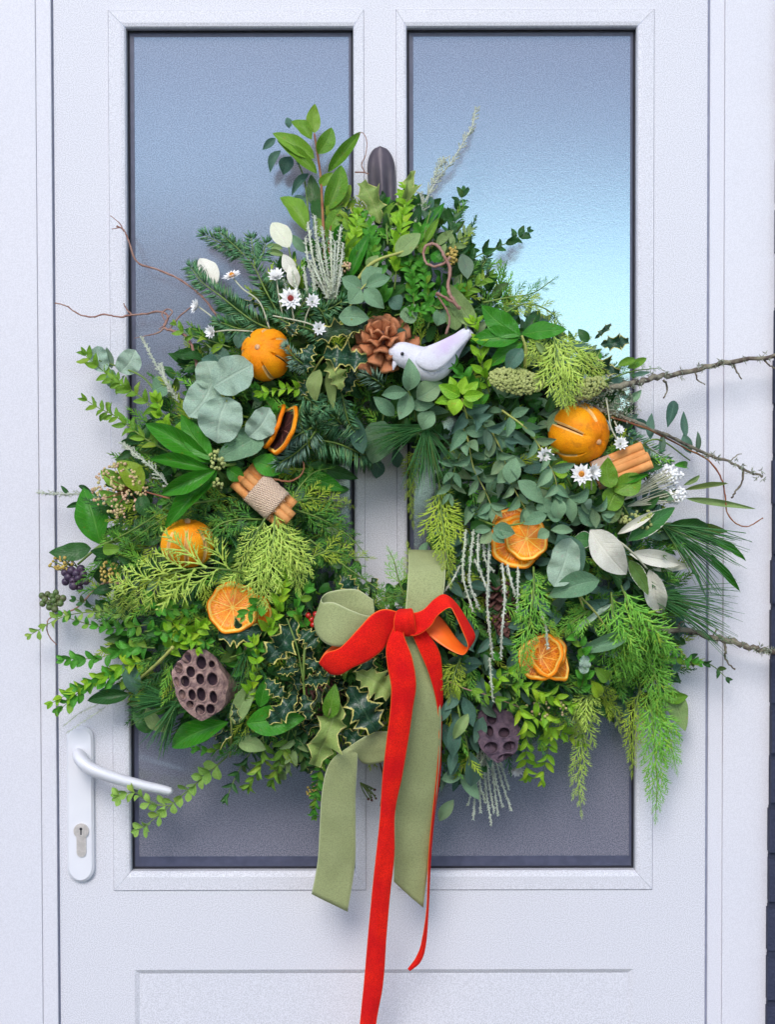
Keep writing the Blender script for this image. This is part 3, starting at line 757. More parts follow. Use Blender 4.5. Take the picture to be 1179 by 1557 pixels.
# ------------------------------------------------------------------ dried oranges
def orange_mat(name, c1, c2):
    m, t, bs, out = nodes(name)
    nz = objnoise(t, 30, 3); col = mixc(t, ramp(t, nz, .3, .7), c1, c2)
    pit = objnoise(t, 700, 2); col = mixc(t, mth(t, 'MULTIPLY', ramp(t, pit, .45, .6), .25), col, tuple(x*.55 for x in c2))
    col = mixc(t, mth(t, 'MULTIPLY', ramp(t, objnoise(t, 75, 5), .56, .72), .55), col, (.50,.15,.01)); t.links.new(col, bs.inputs['Base Color']); bs.inputs['Roughness'].default_value = .55; bs.inputs['Specular IOR Level'].default_value = .2
    bump(t, mth(t, 'ADD', pit, mth(t, 'MULTIPLY', nz, 3)), bs, .6, .0012); return m
G['peel'] = orange_mat('dried_orange_peel', (.96,.37,.003), (.88,.24,.003))
G['peelgold'] = orange_mat('golden_dried_peel', (.94,.38,.006), (.86,.26,.004))
G['pith'] = plain('dried_pith', (.85,.55,.2), (.72,.4,.12), 100, .8)
G['slit'] = plain('dark_slit', (.05,.012,.004), (.12,.03,.006), 60, .9)
G['stalk'] = plain('stalk_end', (.75,.45,.22), (.5,.28,.12), 200, .8)
def orange(label, c, r, pole, spin, n, mats, palef, ry=1.0, off=0):
    t = thing('dried_orange', label, 'dried orange', P(*c), 'whole dried oranges')
    cw = P(*c); pole = Vector(pole).normalized()
    q = Vector((0, 0, 1)).rotation_difference(pole).to_matrix()
    longs = []; nsl = n
    for s_ in range(nsl):
        a0 = 360/nsl*s_+spin
        for d_ in (-9, -5.2, -3.2, -1.7, 1.7, 3.2, 5.2, 9): longs.append((a0+d_, d_, s_))
        for k in range(1, 4): longs.append((a0+360/nsl*k/4*1.0+(0), None, s_))
    longs = [l for l in longs]; rings = 36; v = []; f = []; mi = []
    nl = len(longs); wob = [random.uniform(.8, 1.15) for _ in range(nsl)]
    rr_ = [random.random() for _ in range(nsl)]
    for i in range(rings+1):
        th = math.pi*i/rings
        for (ad, d_, s_) in longs:
            dist = min(abs(((ad-(360/nsl*z+spin)+180) % 360)-180) for z in range(nsl))
            lat = math.sin(max(0, min(1, (th/math.pi-.13)/.74))*math.pi)
            rad = r*(1-.085*math.exp(-(dist/11)**2)*lat+.02*noise.noise(Vector((math.sin(math.radians(ad))*2, th*2, s_))))
            rad *= 1-.10*math.exp(-(th/.22)**2)
            if d_ is not None:
                if abs(d_) <= 1.8: rad *= 1-.12*(lat > .3)
                elif abs(d_) <= 5.3: rad *= 1+.012*(lat > .2)
            p = Vector((math.sin(th)*math.cos(R(ad)), math.sin(th)*math.sin(R(ad)), math.cos(th)*.93))*rad
            p = q @ p; v.append((cw.x+p.x, cw.y+p.y, cw.z+p.z*ry))
    for i in range(rings):
        th = math.pi*(i+.5)/rings; on = .16 < th/math.pi < .86
        for k in range(nl):
            d0, d1 = longs[k][1], longs[(k+1) % nl][1]; m_ = 0
            if on and d0 is not None and d1 is not None:
                w_ = max(abs(d0), abs(d1)); sI = longs[k][2]; open_ = .19+.1*rr_[sI] < th/math.pi < .8-.1*rr_[sI]
                if w_ <= 1.71 and open_: m_ = 1 if palef >= 1 else 2
                elif w_ <= 3.21 and open_: m_ = 1
                elif w_ <= 5.3 and open_ and rr_[sI] < palef+.15: m_ = 1
            f.append((i*nl+k, (i+1)*nl+k, (i+1)*nl+(k+1) % nl, i*nl+(k+1) % nl)); mi.append(m_)
    mb = MB(); mb.add(v, f, None, mi); mb.build('peel', [mats, G['pith'], G['slit']], t)
    e = cw+(q @ Vector((0, 0, r*.85))); mb = MB(); mb.ball(e, .0042, 0, 10, 6, (1, .9, 1)); mb.build('stalk_end', G['stalk'], t)
orange('slit dried orange beside the white daisies at upper left of the wreath', (405,539,178), .037, (-.35,-1,.28), 12, 7, G['peel'], .5, 1.04)
orange('largest dried orange, right of the wreath above the cinnamon bundle', (881,660,150), .0455, (.62,-.7,-.30), 25, 6, G['peel'], .35, 1.0)
orange('golden dried orange half hidden behind lime cedar at left', (285,826,166), .0395, (.05,-.35,1), 5, 8, G['peelgold'], 1.0, .93)

# ------------------------------------------------------------------ orange slices
def slice_mat(name, c1, c2, mem):
    m, t, bs, out = nodes(name)
    uv = t.nodes.new('ShaderNodeUVMap'); sx = t.nodes.new('ShaderNodeSeparateXYZ'); t.links.new(uv.outputs[0], sx.inputs[0])
    x = mth(t, 'SUBTRACT', sx.outputs[0], .5); y = mth(t, 'SUBTRACT', sx.outputs[1], .5)
    rad = mth(t, 'SQRT', mth(t, 'ADD', mth(t, 'MULTIPLY', x, x), mth(t, 'MULTIPLY', y, y)))
    an = mth(t, 'ARCTAN2', y, x)
    seg = mth(t, 'ABSOLUTE', mth(t, 'SINE', mth(t, 'MULTIPLY', an, 4.5)))
    line = mth(t, 'SUBTRACT', 1.0, ramp(t, mth(t, 'MULTIPLY', seg, mth(t, 'ADD', rad, .02)), .018, .05))
    st = mth(t, 'SINE', mth(t, 'ADD', mth(t, 'MULTIPLY', an, 46), mth(t, 'MULTIPLY', objnoise(t, 250, 3), 9)))
    col = mixc(t, ramp(t, mth(t, 'ADD', mth(t, 'MULTIPLY', st, .45), mth(t, 'MULTIPLY', mth(t, 'SUBTRACT', objnoise(t, 420, 3), .5), 3.5)), -.8, .9), c1, c2)
    col = mixc(t, mth(t, 'MULTIPLY', ramp(t, objnoise(t, 90, 3), .5, .75), .6), col, (c1[0]*.75, c1[1]*.55, c1[2]))
    core = mth(t, 'SUBTRACT', 1.0, ramp(t, rad, .02, .05))
    col = mixc(t, mth(t, 'MULTIPLY', mth(t, 'MAXIMUM', line, core), .95), col, mem)
    t.links.new(col, bs.inputs['Base Color']); bs.inputs['Roughness'].default_value = .38
    bump(t, mth(t, 'ADD', mth(t, 'MULTIPLY', st, .5), mth(t, 'MULTIPLY', line, 2)), bs, .35, .0009); return m
G['flesh'] = slice_mat('orange_flesh', (.95,.21,.001), (1.0,.40,.003), (.97,.66,.12))
G['fleshdark'] = slice_mat('browned_orange_flesh', (.55,.11,.006), (.85,.30,.012), (.92,.52,.10))
G['fleshburnt'] = slice_mat('blackened_flesh', (.035,.012,.012), (.09,.035,.03), (.32,.12,.09))
G['rind'] = orange_mat('slice_rind', (.95,.32,.006), (.85,.20,.004))
G['slicepith'] = plain('slice_pith', (.95,.62,.14), (.92,.48,.06), 150, .7)
def slice_(parent, c, r, normal, mat, wave=.06, th=.0045, up=(0,0,1), arc=(0, 360), squash=1.0):
    c = P(*c); nrm = Vector(normal).normalized(); u = Vector(up); u = (u-nrm*u.dot(nrm)).normalized(); w = u.cross(nrm)
    full = arc[1]-arc[0] >= 359; NA = 48; wave *= .5; prof = [(0,.42,0),(.3,.42,0),(.62,.4,0),(.84,.45,0),(.85,.62,1),(.93,.62,1),(.94,.7,2),(1.0,.3,2),(1.0,-.3,2),(.94,-.7,2),(.85,-.62,1),(.84,-.45,0),(0,-.42,0)]
    ph = random.random()*6; v = []; uv = []; f = []; mi = []
    for k in range(NA+1):
        a_ = R(arc[0]+(arc[1]-arc[0])*k/NA)
        for (q, h_, m_) in prof:
            rad = r*q*(1+.03*math.sin(a_*5+ph)+.02*math.sin(a_*9)); z = h_*th+wave*r*q*q*math.sin(a_*2+ph)+wave*.4*r*q*q*math.sin(a_*3)
            v.append(c+u*rad*math.sin(a_)+w*rad*math.cos(a_)*squash+nrm*z); uv.append((.5+.5*q*math.cos(a_), .5+.5*q*math.sin(a_)))
    n = len(prof)
    for k in range(NA):
        for j in range(n-1):
            f.append((k*n+j, (k+1)*n+j, (k+1)*n+j+1, k*n+j+1)); mi.append(max(prof[j][2], prof[j+1][2]) if not (prof[j][2] == 0 and prof[j+1][2] == 1) else 1)
    mb = MB(); mb.add(v, f, uv, mi); return mb.build('slice', [mat, G['slicepith'], G['rind']], parent)
t = thing('orange_slices', 'pair of bright round orange slices below the golden orange, lower left', 'orange slices', P(360,927,165), 'dried orange slices')
slice_(t, (384,934,160), .029, (.25,-1,.0), G['rind'], .1); slice_(t, (354,924,172), .037, (-.12,-1,.18), G['flesh'], .05)
t = thing('orange_slices', 'blackened orange slices seen edge-on beside the silver round leaves', 'orange slices', P(428,652,165), 'dried orange slices')
slice_(t, (415,648,168), .0335, (-.86,-.30,.42), G['fleshburnt'], .08, up=(.45,0,.9)); slice_(t, (431,654,178), .037, (-.80,-.42,.40), G['fleshburnt'], .05, up=(.45,0,.9))
t = thing('orange_slices', 'two overlapping orange slices tucked under eucalyptus leaves right of centre', 'orange slices', P(792,828,175), 'dried orange slices')
slice_(t, (787,823,172), .039, (.05,-1,.15), G['flesh'], .08); slice_(t, (801,819,184), .031, (.1,-1,.1), G['flesh'], .12); slice_(t, (779,800,166), .028, (-.2,-1,.3), G['fleshdark'], .1)
t = thing('orange_slices', 'curled browned orange slices above the purple seed pod, lower right', 'orange slices', P(830,1000,165), 'dried orange slices')
slice_(t, (824,999,180), .034, (-.45,-.75,.35), G['fleshdark'], .22, up=(-.6,0,1)); slice_(t, (838,1006,172), .033, (.45,-.6,.5), G['fleshdark'], .25, up=(.6,0,1)); slice_(t, (828,990,160), .033, (.1,-.7,.8), G['rind'], .15)

# ------------------------------------------------------------------ cinnamon bundles
G['cinn'] = plain('cinnamon_bark', (.80,.36,.11), (.66,.25,.06), 60, .75, bs_=.5, bscale=300, rnd_=True)
G['cinnin'] = plain('cinnamon_inside', (.22,.08,.035), (.15,.05,.02), 60, .9)
m, t_, bs, out = nodes('burlap'); G['burlap'] = m
uvn = t_.nodes.new('ShaderNodeUVMap'); sx = t_.nodes.new('ShaderNodeSeparateXYZ'); t_.links.new(uvn.outputs[0], sx.inputs[0])
wv = mth(t_, 'MULTIPLY', mth(t_, 'SINE', mth(t_, 'MULTIPLY', sx.outputs[0], 200)), mth(t_, 'SINE', mth(t_, 'MULTIPLY', sx.outputs[1], 95)))
t_.links.new(mixc(t_, ramp(t_, mth(t_, 'ADD', wv, mth(t_, 'MULTIPLY', objnoise(t_, 500, 2), .8)), -.6, 1.1), (.56,.36,.24), (.92,.70,.50)), bs.inputs['Base Color']); bs.inputs['Roughness'].default_value = .95
bump(t_, wv, bs, .9, .0012)
def cinnamon(label, a, b, quills, wrap, wr):
    A, B = P(*a), P(*b); ax = (B-A).normalized(); s1 = ax.cross(TOCAM).normalized(); s2 = TOCAM
    t = thing('cinnamon_bundle', label, 'cinnamon sticks', (A+B)/2, 'cinnamon bundles'); L = (B-A).length
    for (o1, o2, r, e0, e1, rot) in quills:
        c0 = A+s1*o1*MM+s2*o2*MM+ax*e0*MM; c1 = B+s1*o1*MM+s2*o2*MM+ax*e1*MM
        prof = []
        for sgn in (1, -1):
            pr = []
            for k in range(22):
                th = math.pi*2.3*k/21; rr = r*.58*(1-.30*k/21)
                pr.append((sgn*(r*.42)+sgn*rr*math.cos(th+math.pi), -rr*math.sin(th)*1.0+rr*.0))
            prof.append(pr)
        mb = MB(); cr, sr = math.cos(rot), math.sin(rot)
        for sgn in (1, -1):
            full = [(sgn*r*.44+r*.58*math.cos(th)*(1 if True else 1), r*.58*math.sin(th)) for th in [2*math.pi*k/20 for k in range(21)]]
            v = []; f = []; uv = []; NL = 10
            for i in range(NL+1):
                c = c0.lerp(c1, i/NL)
                for k, (x_, y_) in enumerate(full):
                    w_ = 1+.04*noise.noise(Vector((x_*300, y_*300, i*.7+rot)))
                    X_, Y_ = (x_*cr-y_*sr)*MM*w_, (x_*sr+y_*cr)*MM*w_
                    v.append(c+s1*X_+s2*Y_); uv.append((k/20, i))
            f = [(i*21+k, i*21+k+1, (i+1)*21+k+1, (i+1)*21+k) for i in range(NL) for k in range(20)]
            mi = [0]*len(f); base = len(v)
            for e in (0, NL):   # hollow ends
                c = c0 if e == 0 else c1; dd = ax*(.006 if e == 0 else -.006); st = len(v)
                for lv, (fr_, dp) in enumerate(((.72, 0), (.66, 1), (0.0, 1))):
                    for k, (x_, y_) in enumerate(full):
                        x2 = sgn*r*.44+(x_-sgn*r*.44)*fr_; y2 = y_*fr_
                        X_, Y_ = (x2*cr-y2*sr)*MM, (x2*sr+y2*cr)*MM; v.append(c+s1*X_+s2*Y_+dd*dp); uv.append((.5, .5))
                for k in range(20):
                    f.append((e*21+k, e*21+k+1, st+k+1, st+k)); mi.append(0)
                    f.append((st+k, st+k+1, st+21+k+1, st+21+k)); mi.append(1); f.append((st+21+k, st+22+k, st+43+k, st+42+k)); mi.append(1)
            mb.add(v, f, uv, mi)
        mb.build('quill', [G['cinn'], G['cinnin']], t)
    mb = MB(); v = []; uv = []; n = 28; NL = 8
    for i in range(NL+1):
        q = wrap[0]+(wrap[1]-wrap[0])*i/NL; c = A.lerp(B, q)
        for k in range(n+1):
            th = 2*math.pi*k/n; w_ = 1+.03*noise.noise(Vector((th, i*.6, 3)))+.02*math.sin(i*3.1+k)
            v.append(c+s1*wr[0]*MM*math.cos(th)*w_+s2*(wr[1]*math.sin(th)*w_+4)*MM+ax*rnd(.0006)); uv.append((k/n, i/NL))
    mb.add(v, [(i*(n+1)+k, i*(n+1)+k+1, (i+1)*(n+1)+k+1, (i+1)*(n+1)+k) for i in range(NL) for k in range(n)], uv)
    o = mb.build('burlap_wrap', G['burlap'], t); so = o.modifiers.new('s', 'SOLIDIFY'); so.thickness = .0015
    mb = MB()
    for k in range(26):
        e = random.choice([wrap[0], wrap[1]]); th = random.uniform(0, math.pi); c = A.lerp(B, e)+s1*wr[0]*MM*math.cos(th)+s2*(wr[1]*math.sin(th)+4)*MM
        needle(mb, c, ax*(-1 if e == wrap[0] else 1)+Vector((rnd(.6), rnd(.6), rnd(.6))), random.uniform(.002, .006), .0003)
    mb.build('frayed_threads', G['burlap'], t, kind='stuff')
cinnamon('cinnamon sticks wrapped in burlap at left, slanting down to the right', (368,722,170), (436,782,178), [(-11,-2,14,0,0,.3), (11,2,14,-2,4,-.2), (0,12,11,6,10,.1)], (.30,.80), (25,18))
cinnamon('cinnamon sticks wrapped in burlap at right, under the largest orange', (905,724,160), (983,692,168), [(-9,0,13,0,0,.1), (9,2,13,0,3,-.1)], (.02,.36), (21,15))

# ------------------------------------------------------------------ seed pods
G['pod'] = plain('dry_pod_skin', (.42,.27,.225), (.20,.12,.115), 130, .85, bs_=1, bscale=330, bd=.0016)
G['podhole'] = plain('pod_hollow', (.035,.018,.03), (.06,.03,.04), 60, .9)
G['poddark'] = plain('purple_pod_skin', (.11,.065,.085), (.045,.026,.042), 120, .8, bs_=1, bscale=300, bd=.0016)
def pod(label, c, rx, ry, rot, holes, mats, dep, tiltn, hr=1.0):
    t = thing('lotus_seed_pod', label, 'seed pod', P(*c), 'lotus seed pods')
    n = 110; v = []; f = []; mi = []; rc, rs = math.cos(rot), math.sin(rot); uv = []
    def h(x, y):
        r2 = (x/rx)**2+(y/ry)**2; z = 7*(1-r2)+1.5*noise.noise(Vector((x*.06, y*.06, 1))); inh = 0
        for (hx, hy, a_, b_) in holes:
            q = math.sqrt(((x-hx)/a_)**2+((y-hy)/b_)**2)
            if q < 1.35:
                if q > 1: z += 1.6*(1.35-q)/.35*math.sin((1.35-q)/.35*math.pi*.5)
                else: z += 1.6-13*min(1, (1-q)*3.2); inh = 1 if q < .93 else inh
        return z, inh
    idx = {}
    for i in range(n+1):
        for k in range(n+1):
            # squircle mapping of the grid onto the disc
            a_ = i/n*2-1; b_ = k/n*2-1
            x = a_*math.sqrt(1-b_*b_/2); y = b_*math.sqrt(1-a_*a_/2)
            th = math.atan2(y, x); sc = 1+.035*math.sin(th*7+1)+.03*math.sin(th*4)+.05*noise.noise(Vector((math.cos(th)*4, math.sin(th)*4, 7)))
            x *= rx*sc; y *= ry*sc; z, ih = h(x, y)
            X_, Y_ = x*rc-y*rs, x*rs+y*rc
            v.append(P(c[0]+X_, c[1]+Y_, c[2]+z+tiltn[0]*X_+tiltn[1]*Y_)); uv.append((i/n, k/n)); idx[(i, k)] = ih
    for i in range(n):
        for k in range(n):
            f.append((i*(n+1)+k, i*(n+1)+k+1, (i+1)*(n+1)+k+1, (i+1)*(n+1)+k)); mi.append(1 if idx[(i, k)]+idx[(i+1, k+1)] == 2 else 0)
    mb = MB(); mb.add(v, f, uv, mi); mb.build('pod_face', [mats, G['podhole']], t)
    # cone behind the face
    rim = [i*(n+1) for i in range(n+1)]+[n*(n+1)+k for k in range(1, n+1)]+[i*(n+1)+n for i in range(n-1, -1, -1)]+[k for k in range(n-1, 0, -1)]
    rv = [v[i] for i in rim]; m_ = len(rv); cc = P(c[0]+dep[0], c[1]+dep[1], c[2]-dep[2]); vv = []; uv = []
    for j, (q, bul) in enumerate(((0,0),(.12,.03),(.4,0),(.7,0),(1.0,0))):
        for k, p in enumerate(rv):
            ctr = P(*c); e = (p-ctr)*(1+bul)*(1-q*.82)+ctr+(cc-ctr)*q
            if j == 0: e = p
            vv.append(e); uv.append((k/m_, q))
    mb = MB(); mb.add(vv, [(j*m_+k, j*m_+(k+1) % m_, (j+1)*m_+(k+1) % m_, (j+1)*m_+k) for j in range(4) for k in range(m_)], uv); mb.build('pod_cup', mats, t)
H1 = [(283.6,1000,8,10),(306,1007.6,8,11),(272,1016,6,9),(290,1021.6,7,9),(323,1032.8,8.5,10.5),(304.5,1032.8,6.5,9),(281.5,1036,7,9),(268.5,1037,3.6,8),(306,1056,7,11),(324.6,1060,6,10),(292,1056.6,6,9),(277,1056,5,8),(289,1071,6,6),(304.5,1079,8,8),(320,1078,7,8),(322,1010,5,6)]
r1 = R(-14)
def tohole(H, c, rot):
    o = []
    for (x, y, a_, b_) in H:
        dx, dy = x-c[0], y-c[1]; o.append((dx*math.cos(rot)+dy*math.sin(rot), -dx*math.sin(rot)+dy*math.cos(rot), a_, b_))
    return o
pod('brown lotus seed pod full of round holes at lower left', (304,1040,168), 40, 54, r1, tohole(H1, (304,1040), r1), G['pod'], (55,8,55), (-.35,0))
H2 = [(748,1092,8,10),(745,1112,6,9),(767,1114,9,8),(747,1137,11,9),(775,1134,10,7),(769,1151,12,5),(726,1120,4,8)]
pod('dark purple lotus seed pod at lower right under the browned slices', (757,1113,150), 33, 45, R(-12), tohole(H2, (757,1113), R(-12)), G['poddark'], (0,-55,50), (0,.4))

# ------------------------------------------------------------------ pine cones
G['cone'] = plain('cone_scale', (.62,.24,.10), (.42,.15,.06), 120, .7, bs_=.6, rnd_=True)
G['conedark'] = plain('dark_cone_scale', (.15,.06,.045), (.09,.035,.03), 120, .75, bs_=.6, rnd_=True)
def scale_mesh(mat):
    rows, cols = 6, 5; v = []; f = []; uv = []
    for i in range(rows+1):
        q = i/rows; w = (.35+.65*math.sin(min(1, q*1.15)*math.pi*.5))*(1 if q < .8 else math.sqrt(max(0, 1-((q-.8)/.21)**2)))
        for k in range(cols+1):
            u = k/cols-.5; v.append((u*w, q, .10*math.sin(q*2.6)-.5*u*u*w+.10*(q > .85))); uv.append((k/cols, q))
    nn = len(v); v += [(a, b, c-.10-.03*b) for a, b, c in v]; uv += uv; c = cols+1
    f = [(i*c+k, i*c+k+1, (i+1)*c+k+1, (i+1)*c+k) for i in range(rows) for k in range(cols)]
    f += [tuple(nn+j for j in reversed(q)) for q in f]
    for i in range(rows): f += [(i*c, (i+1)*c, nn+(i+1)*c, nn+i*c), (i*c+cols, nn+i*c+cols, nn+(i+1)*c+cols, (i+1)*c+cols)]
    for k in range(cols): f += [(rows*c+k, rows*c+k+1, nn+rows*c+k+1, nn+rows*c+k), (k, nn+k, nn+k+1, k+1)]
    mb = MB(); mb.add(v, f, uv); return mb.mesh('cone_scale', mat)
def cone(label, c, axis, Lc, Rc, n, mat, size, open_=.9):
    base = P(*c); ax = Vector(axis).normalized(); t = thing('pine_cone', label, 'pine cone', base, 'pine cones'); me = scale_mesh(G[mat])
    u = ax.orthogonal().normalized(); w = ax.cross(u)
    mb = MB(); mb.tube([base-ax*Lc*.5, base, base+ax*Lc*.45], [Rc*.32, Rc*.34, Rc*.12], 8); mb.build('core', G['conedark'], t)
    for k in range(n):
        q = (k+.5)/n; th = k*2.39996; rad = math.cos(th)*u+math.sin(th)*w
        elev = open_*(1-q)**.8+.12; d = (rad*math.sin(elev*1.45)+ax*math.cos(elev*1.45)*.9).normalized()
        p = base-ax*Lc*(.45-.85*q)+rad*Rc*.18*(1-q*.6)
        L = Rc*(1.0-.5*q)*size; nrm = (ax - rad*.2)
        y = d; nrm = (nrm-y*nrm.dot(y)).normalized(); x = y.cross(nrm); Wd = L*.66
        M = Matrix(((x.x*Wd, y.x*L, nrm.x*L, p.x), (x.y*Wd, y.y*L, nrm.y*L, p.y), (x.z*Wd, y.z*L, nrm.z*L, p.z), (0,0,0,1)))
        place('scale', me, t, M)
cone('open orange-brown pine cone beside the head of the white bird', (583,518,172), (-.15,-.85,.5), .038, .044, 30, 'cone', 1.0, 1.0)
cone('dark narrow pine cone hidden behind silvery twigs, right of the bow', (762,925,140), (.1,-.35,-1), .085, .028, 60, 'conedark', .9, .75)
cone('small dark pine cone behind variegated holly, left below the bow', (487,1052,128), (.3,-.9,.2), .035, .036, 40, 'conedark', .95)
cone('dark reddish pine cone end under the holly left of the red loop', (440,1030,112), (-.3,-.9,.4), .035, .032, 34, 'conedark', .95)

# ------------------------------------------------------------------ bird
m, t_, bs, out = nodes('white_felt'); G['feltwhite'] = m
nz = objnoise(t_, 16, 3); n2 = objnoise(t_, 500, 3)
col = mixc(t_, ramp(t_, nz, .52, .75), (.70,.69,.75), (.62,.50,.70)); col = mixc(t_, mth(t_, 'MULTIPLY', ramp(t_, n2, .4, .7), .3), col, (.55,.55,.6))
t_.links.new(col, bs.inputs['Base Color']); bs.inputs['Roughness'].default_value = .95; bs.inputs['Sheen Weight'].default_value = .3; bump(t_, n2, bs, .8, .0012)
G['eye'] = plain('black_bead', (.01,.01,.012), (.01,.01,.01), 10, .15)
bird = thing('bird_ornament', 'small white dove ornament perched right of the brown pine cone', 'bird', P(650,550,180))
def loft(mb, secs, n=20, m=0):
    P_ = cat_rom([P(s[0], s[1], s[2]) for s in secs], 6); ra = cat_rom([Vector((s[3], s[4], 0)) for s in secs], 6); v = []; uv = []
    N_ = len(P_)
    for i, p in enumerate(P_):
        T = (P_[min(i+1, N_-1)]-P_[max(i-1, 0)]).normalized(); s1 = T.cross(TOCAM).normalized(); s2 = s1.cross(T)
        for k in range(n):
            q = 2*math.pi*k/n; v.append(p+s1*max(.3, ra[i].x)*MM*math.cos(q)+s2*max(.3, ra[i].y)*MM*math.sin(q)); uv.append((k/n, i/N_))
    f = [(i*n+k, i*n+(k+1) % n, (i+1)*n+(k+1) % n, (i+1)*n+k) for i in range(N_-1) for k in range(n)]
    mb.add(v, f+[tuple(range(n-1, -1, -1)), tuple((N_-1)*n+k for k in range(n))], uv, m)
mb = MB(); loft(mb, [(596,540,188,3,3),(599,538,190,12,11),(609,538,192,18,16),(624,543,190,20,19),(640,551,188,25,23),(658,553,186,27,24),(674,545,184,22,20),(688,530,182,15,12),(702,514,180,11,6),(716,502,178,8,2.5)])
mb.build('body', G['feltwhite'], bird)
mb = MB(); loft(mb, [(632,541,204,2,2),(640,545,208,12,5),(656,545,210,19,6),(672,536,209,17,5),(690,522,206,12,3.5),(706,510,203,8,2.5),(714,502,202,2,1.5)]); mb.build('wing', G['feltwhite'], bird)
mb = MB(); loft(mb, [(603,548,193,5,5),(600,555,194,3.5,3.5),(598,563,194,.6,.6)], 10); mb.build('beak', G['feltwhite'], bird)
mb = MB()
for ob in [c for c in bird.children if c.name.startswith(('body', 'wing'))]:
    me = ob.data; org = parent_world(bird)
    for p_ in me.polygons:
        for _ in range(int(p_.area/2.2e-6)+1):
            q_ = [random.random() for _ in p_.vertices]; sm = sum(q_); pt = Vector((0,0,0))
            for w_, vi in zip(q_, p_.vertices): pt += me.vertices[vi].co*(w_/sm)
            nn_ = p_.normal if p_.normal.y < 0 or True else -p_.normal
            L_ = random.uniform(.0008, .0022); dd = (nn_+Vector((rnd(), rnd(), rnd()))*.9).normalized(); sd_ = dd.cross(TOCAM).normalized()*.00011; c_ = org+pt
            mb.add([c_-sd_, c_+sd_, c_+dd*L_], [(0,1,2)])
mb.build('felt_fibres', G['feltwhite'], bird, kind='stuff')
mb = MB(); mb.ball(P(612,538,208), .0026, 0, 10, 6); mb.build('eye', G['eye'], bird)

# ------------------------------------------------------------------ ribbons
def ribbon_mat(name, c1, c2, sheen=.5, edge=None):
    m, t, bs, out = nodes(name); n1 = objnoise(t, 620, 2); n2 = objnoise(t, 22, 4)
    uv = t.nodes.new('ShaderNodeUVMap'); sx = t.nodes.new('ShaderNodeSeparateXYZ'); t.links.new(uv.outputs[0], sx.inputs[0])
    wv = mth(t, 'SINE', mth(t, 'MULTIPLY', sx.outputs[1], 900))
    col = mixc(t, ramp(t, n2, .35, .7), c1, c2); col = mixc(t, mth(t, 'MULTIPLY', ramp(t, n1, .4, .62), .5), col, tuple(x*.62 for x in c2))
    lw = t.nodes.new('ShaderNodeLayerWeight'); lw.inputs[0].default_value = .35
    col = mixc(t, mth(t, 'MULTIPLY', lw.outputs['Facing'], .45), col, tuple(min(1, k*1.25+.02) for k in c1))  # pile sheen put into the colour towards grazing angles
    if edge:
        ae = mth(t, 'ABSOLUTE', mth(t, 'SUBTRACT', sx.outputs[0], .5)); col = mixc(t, ramp(t, ae, .465, .485), col, edge)
    t.links.new(col, bs.inputs['Base Color']); bs.inputs['Roughness'].default_value = .85; bs.inputs['Specular IOR Level'].default_value = .15
    bs.inputs['Sheen Weight'].default_value = sheen; bs.inputs['Sheen Roughness'].default_value = .35; bs.inputs['Sheen Tint'].default_value = (*c1, 1); bump(t, mth(t, 'ADD', n1, mth(t, 'MULTIPLY', wv, .15)), bs, .5, .0006); return m
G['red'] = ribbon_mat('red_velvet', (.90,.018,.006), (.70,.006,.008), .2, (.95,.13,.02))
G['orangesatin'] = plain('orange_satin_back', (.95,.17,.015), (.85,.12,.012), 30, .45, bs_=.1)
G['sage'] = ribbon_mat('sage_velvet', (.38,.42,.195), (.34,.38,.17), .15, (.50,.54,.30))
gb = thing('green_ribbon', 'wide sage green velvet ribbon with a loop and two hanging tails', 'ribbon', P(600,945,190))
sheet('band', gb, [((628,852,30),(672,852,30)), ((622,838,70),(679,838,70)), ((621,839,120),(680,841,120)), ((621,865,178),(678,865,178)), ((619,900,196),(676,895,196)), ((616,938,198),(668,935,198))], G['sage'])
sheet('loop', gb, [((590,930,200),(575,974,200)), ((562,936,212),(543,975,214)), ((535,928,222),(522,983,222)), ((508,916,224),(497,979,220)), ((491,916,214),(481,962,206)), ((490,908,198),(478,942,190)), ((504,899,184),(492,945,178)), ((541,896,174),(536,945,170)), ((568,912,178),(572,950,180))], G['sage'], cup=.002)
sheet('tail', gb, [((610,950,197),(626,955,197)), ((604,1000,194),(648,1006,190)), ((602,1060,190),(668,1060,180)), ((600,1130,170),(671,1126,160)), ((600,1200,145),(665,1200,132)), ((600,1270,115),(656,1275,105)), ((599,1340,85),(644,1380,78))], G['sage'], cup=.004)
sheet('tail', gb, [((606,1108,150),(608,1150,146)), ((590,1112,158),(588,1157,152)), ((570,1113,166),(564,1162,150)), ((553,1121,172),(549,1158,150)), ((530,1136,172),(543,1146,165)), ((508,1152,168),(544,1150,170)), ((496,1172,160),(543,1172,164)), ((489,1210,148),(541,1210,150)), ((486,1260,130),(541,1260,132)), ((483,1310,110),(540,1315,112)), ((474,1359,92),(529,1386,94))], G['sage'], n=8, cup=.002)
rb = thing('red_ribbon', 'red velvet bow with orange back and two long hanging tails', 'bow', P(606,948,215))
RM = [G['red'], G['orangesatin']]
sheet('loop', rb, [((612,932,212),(596,974,206)), ((586,926,224),(588,980,216)), ((566,934,234),(578,992,228)), ((545,956,240),(558,1006,234)), ((518,984,240),(537,1015,234)), ((496,993,234),(517,1026,226)), ((485,1008,218),(500,1022,208)), ((500,986,200),(520,1006,192)), ((550,952,194),(562,982,190)), ((592,938,196),(594,968,196))], RM, cup=.003, mo=(1, 1))
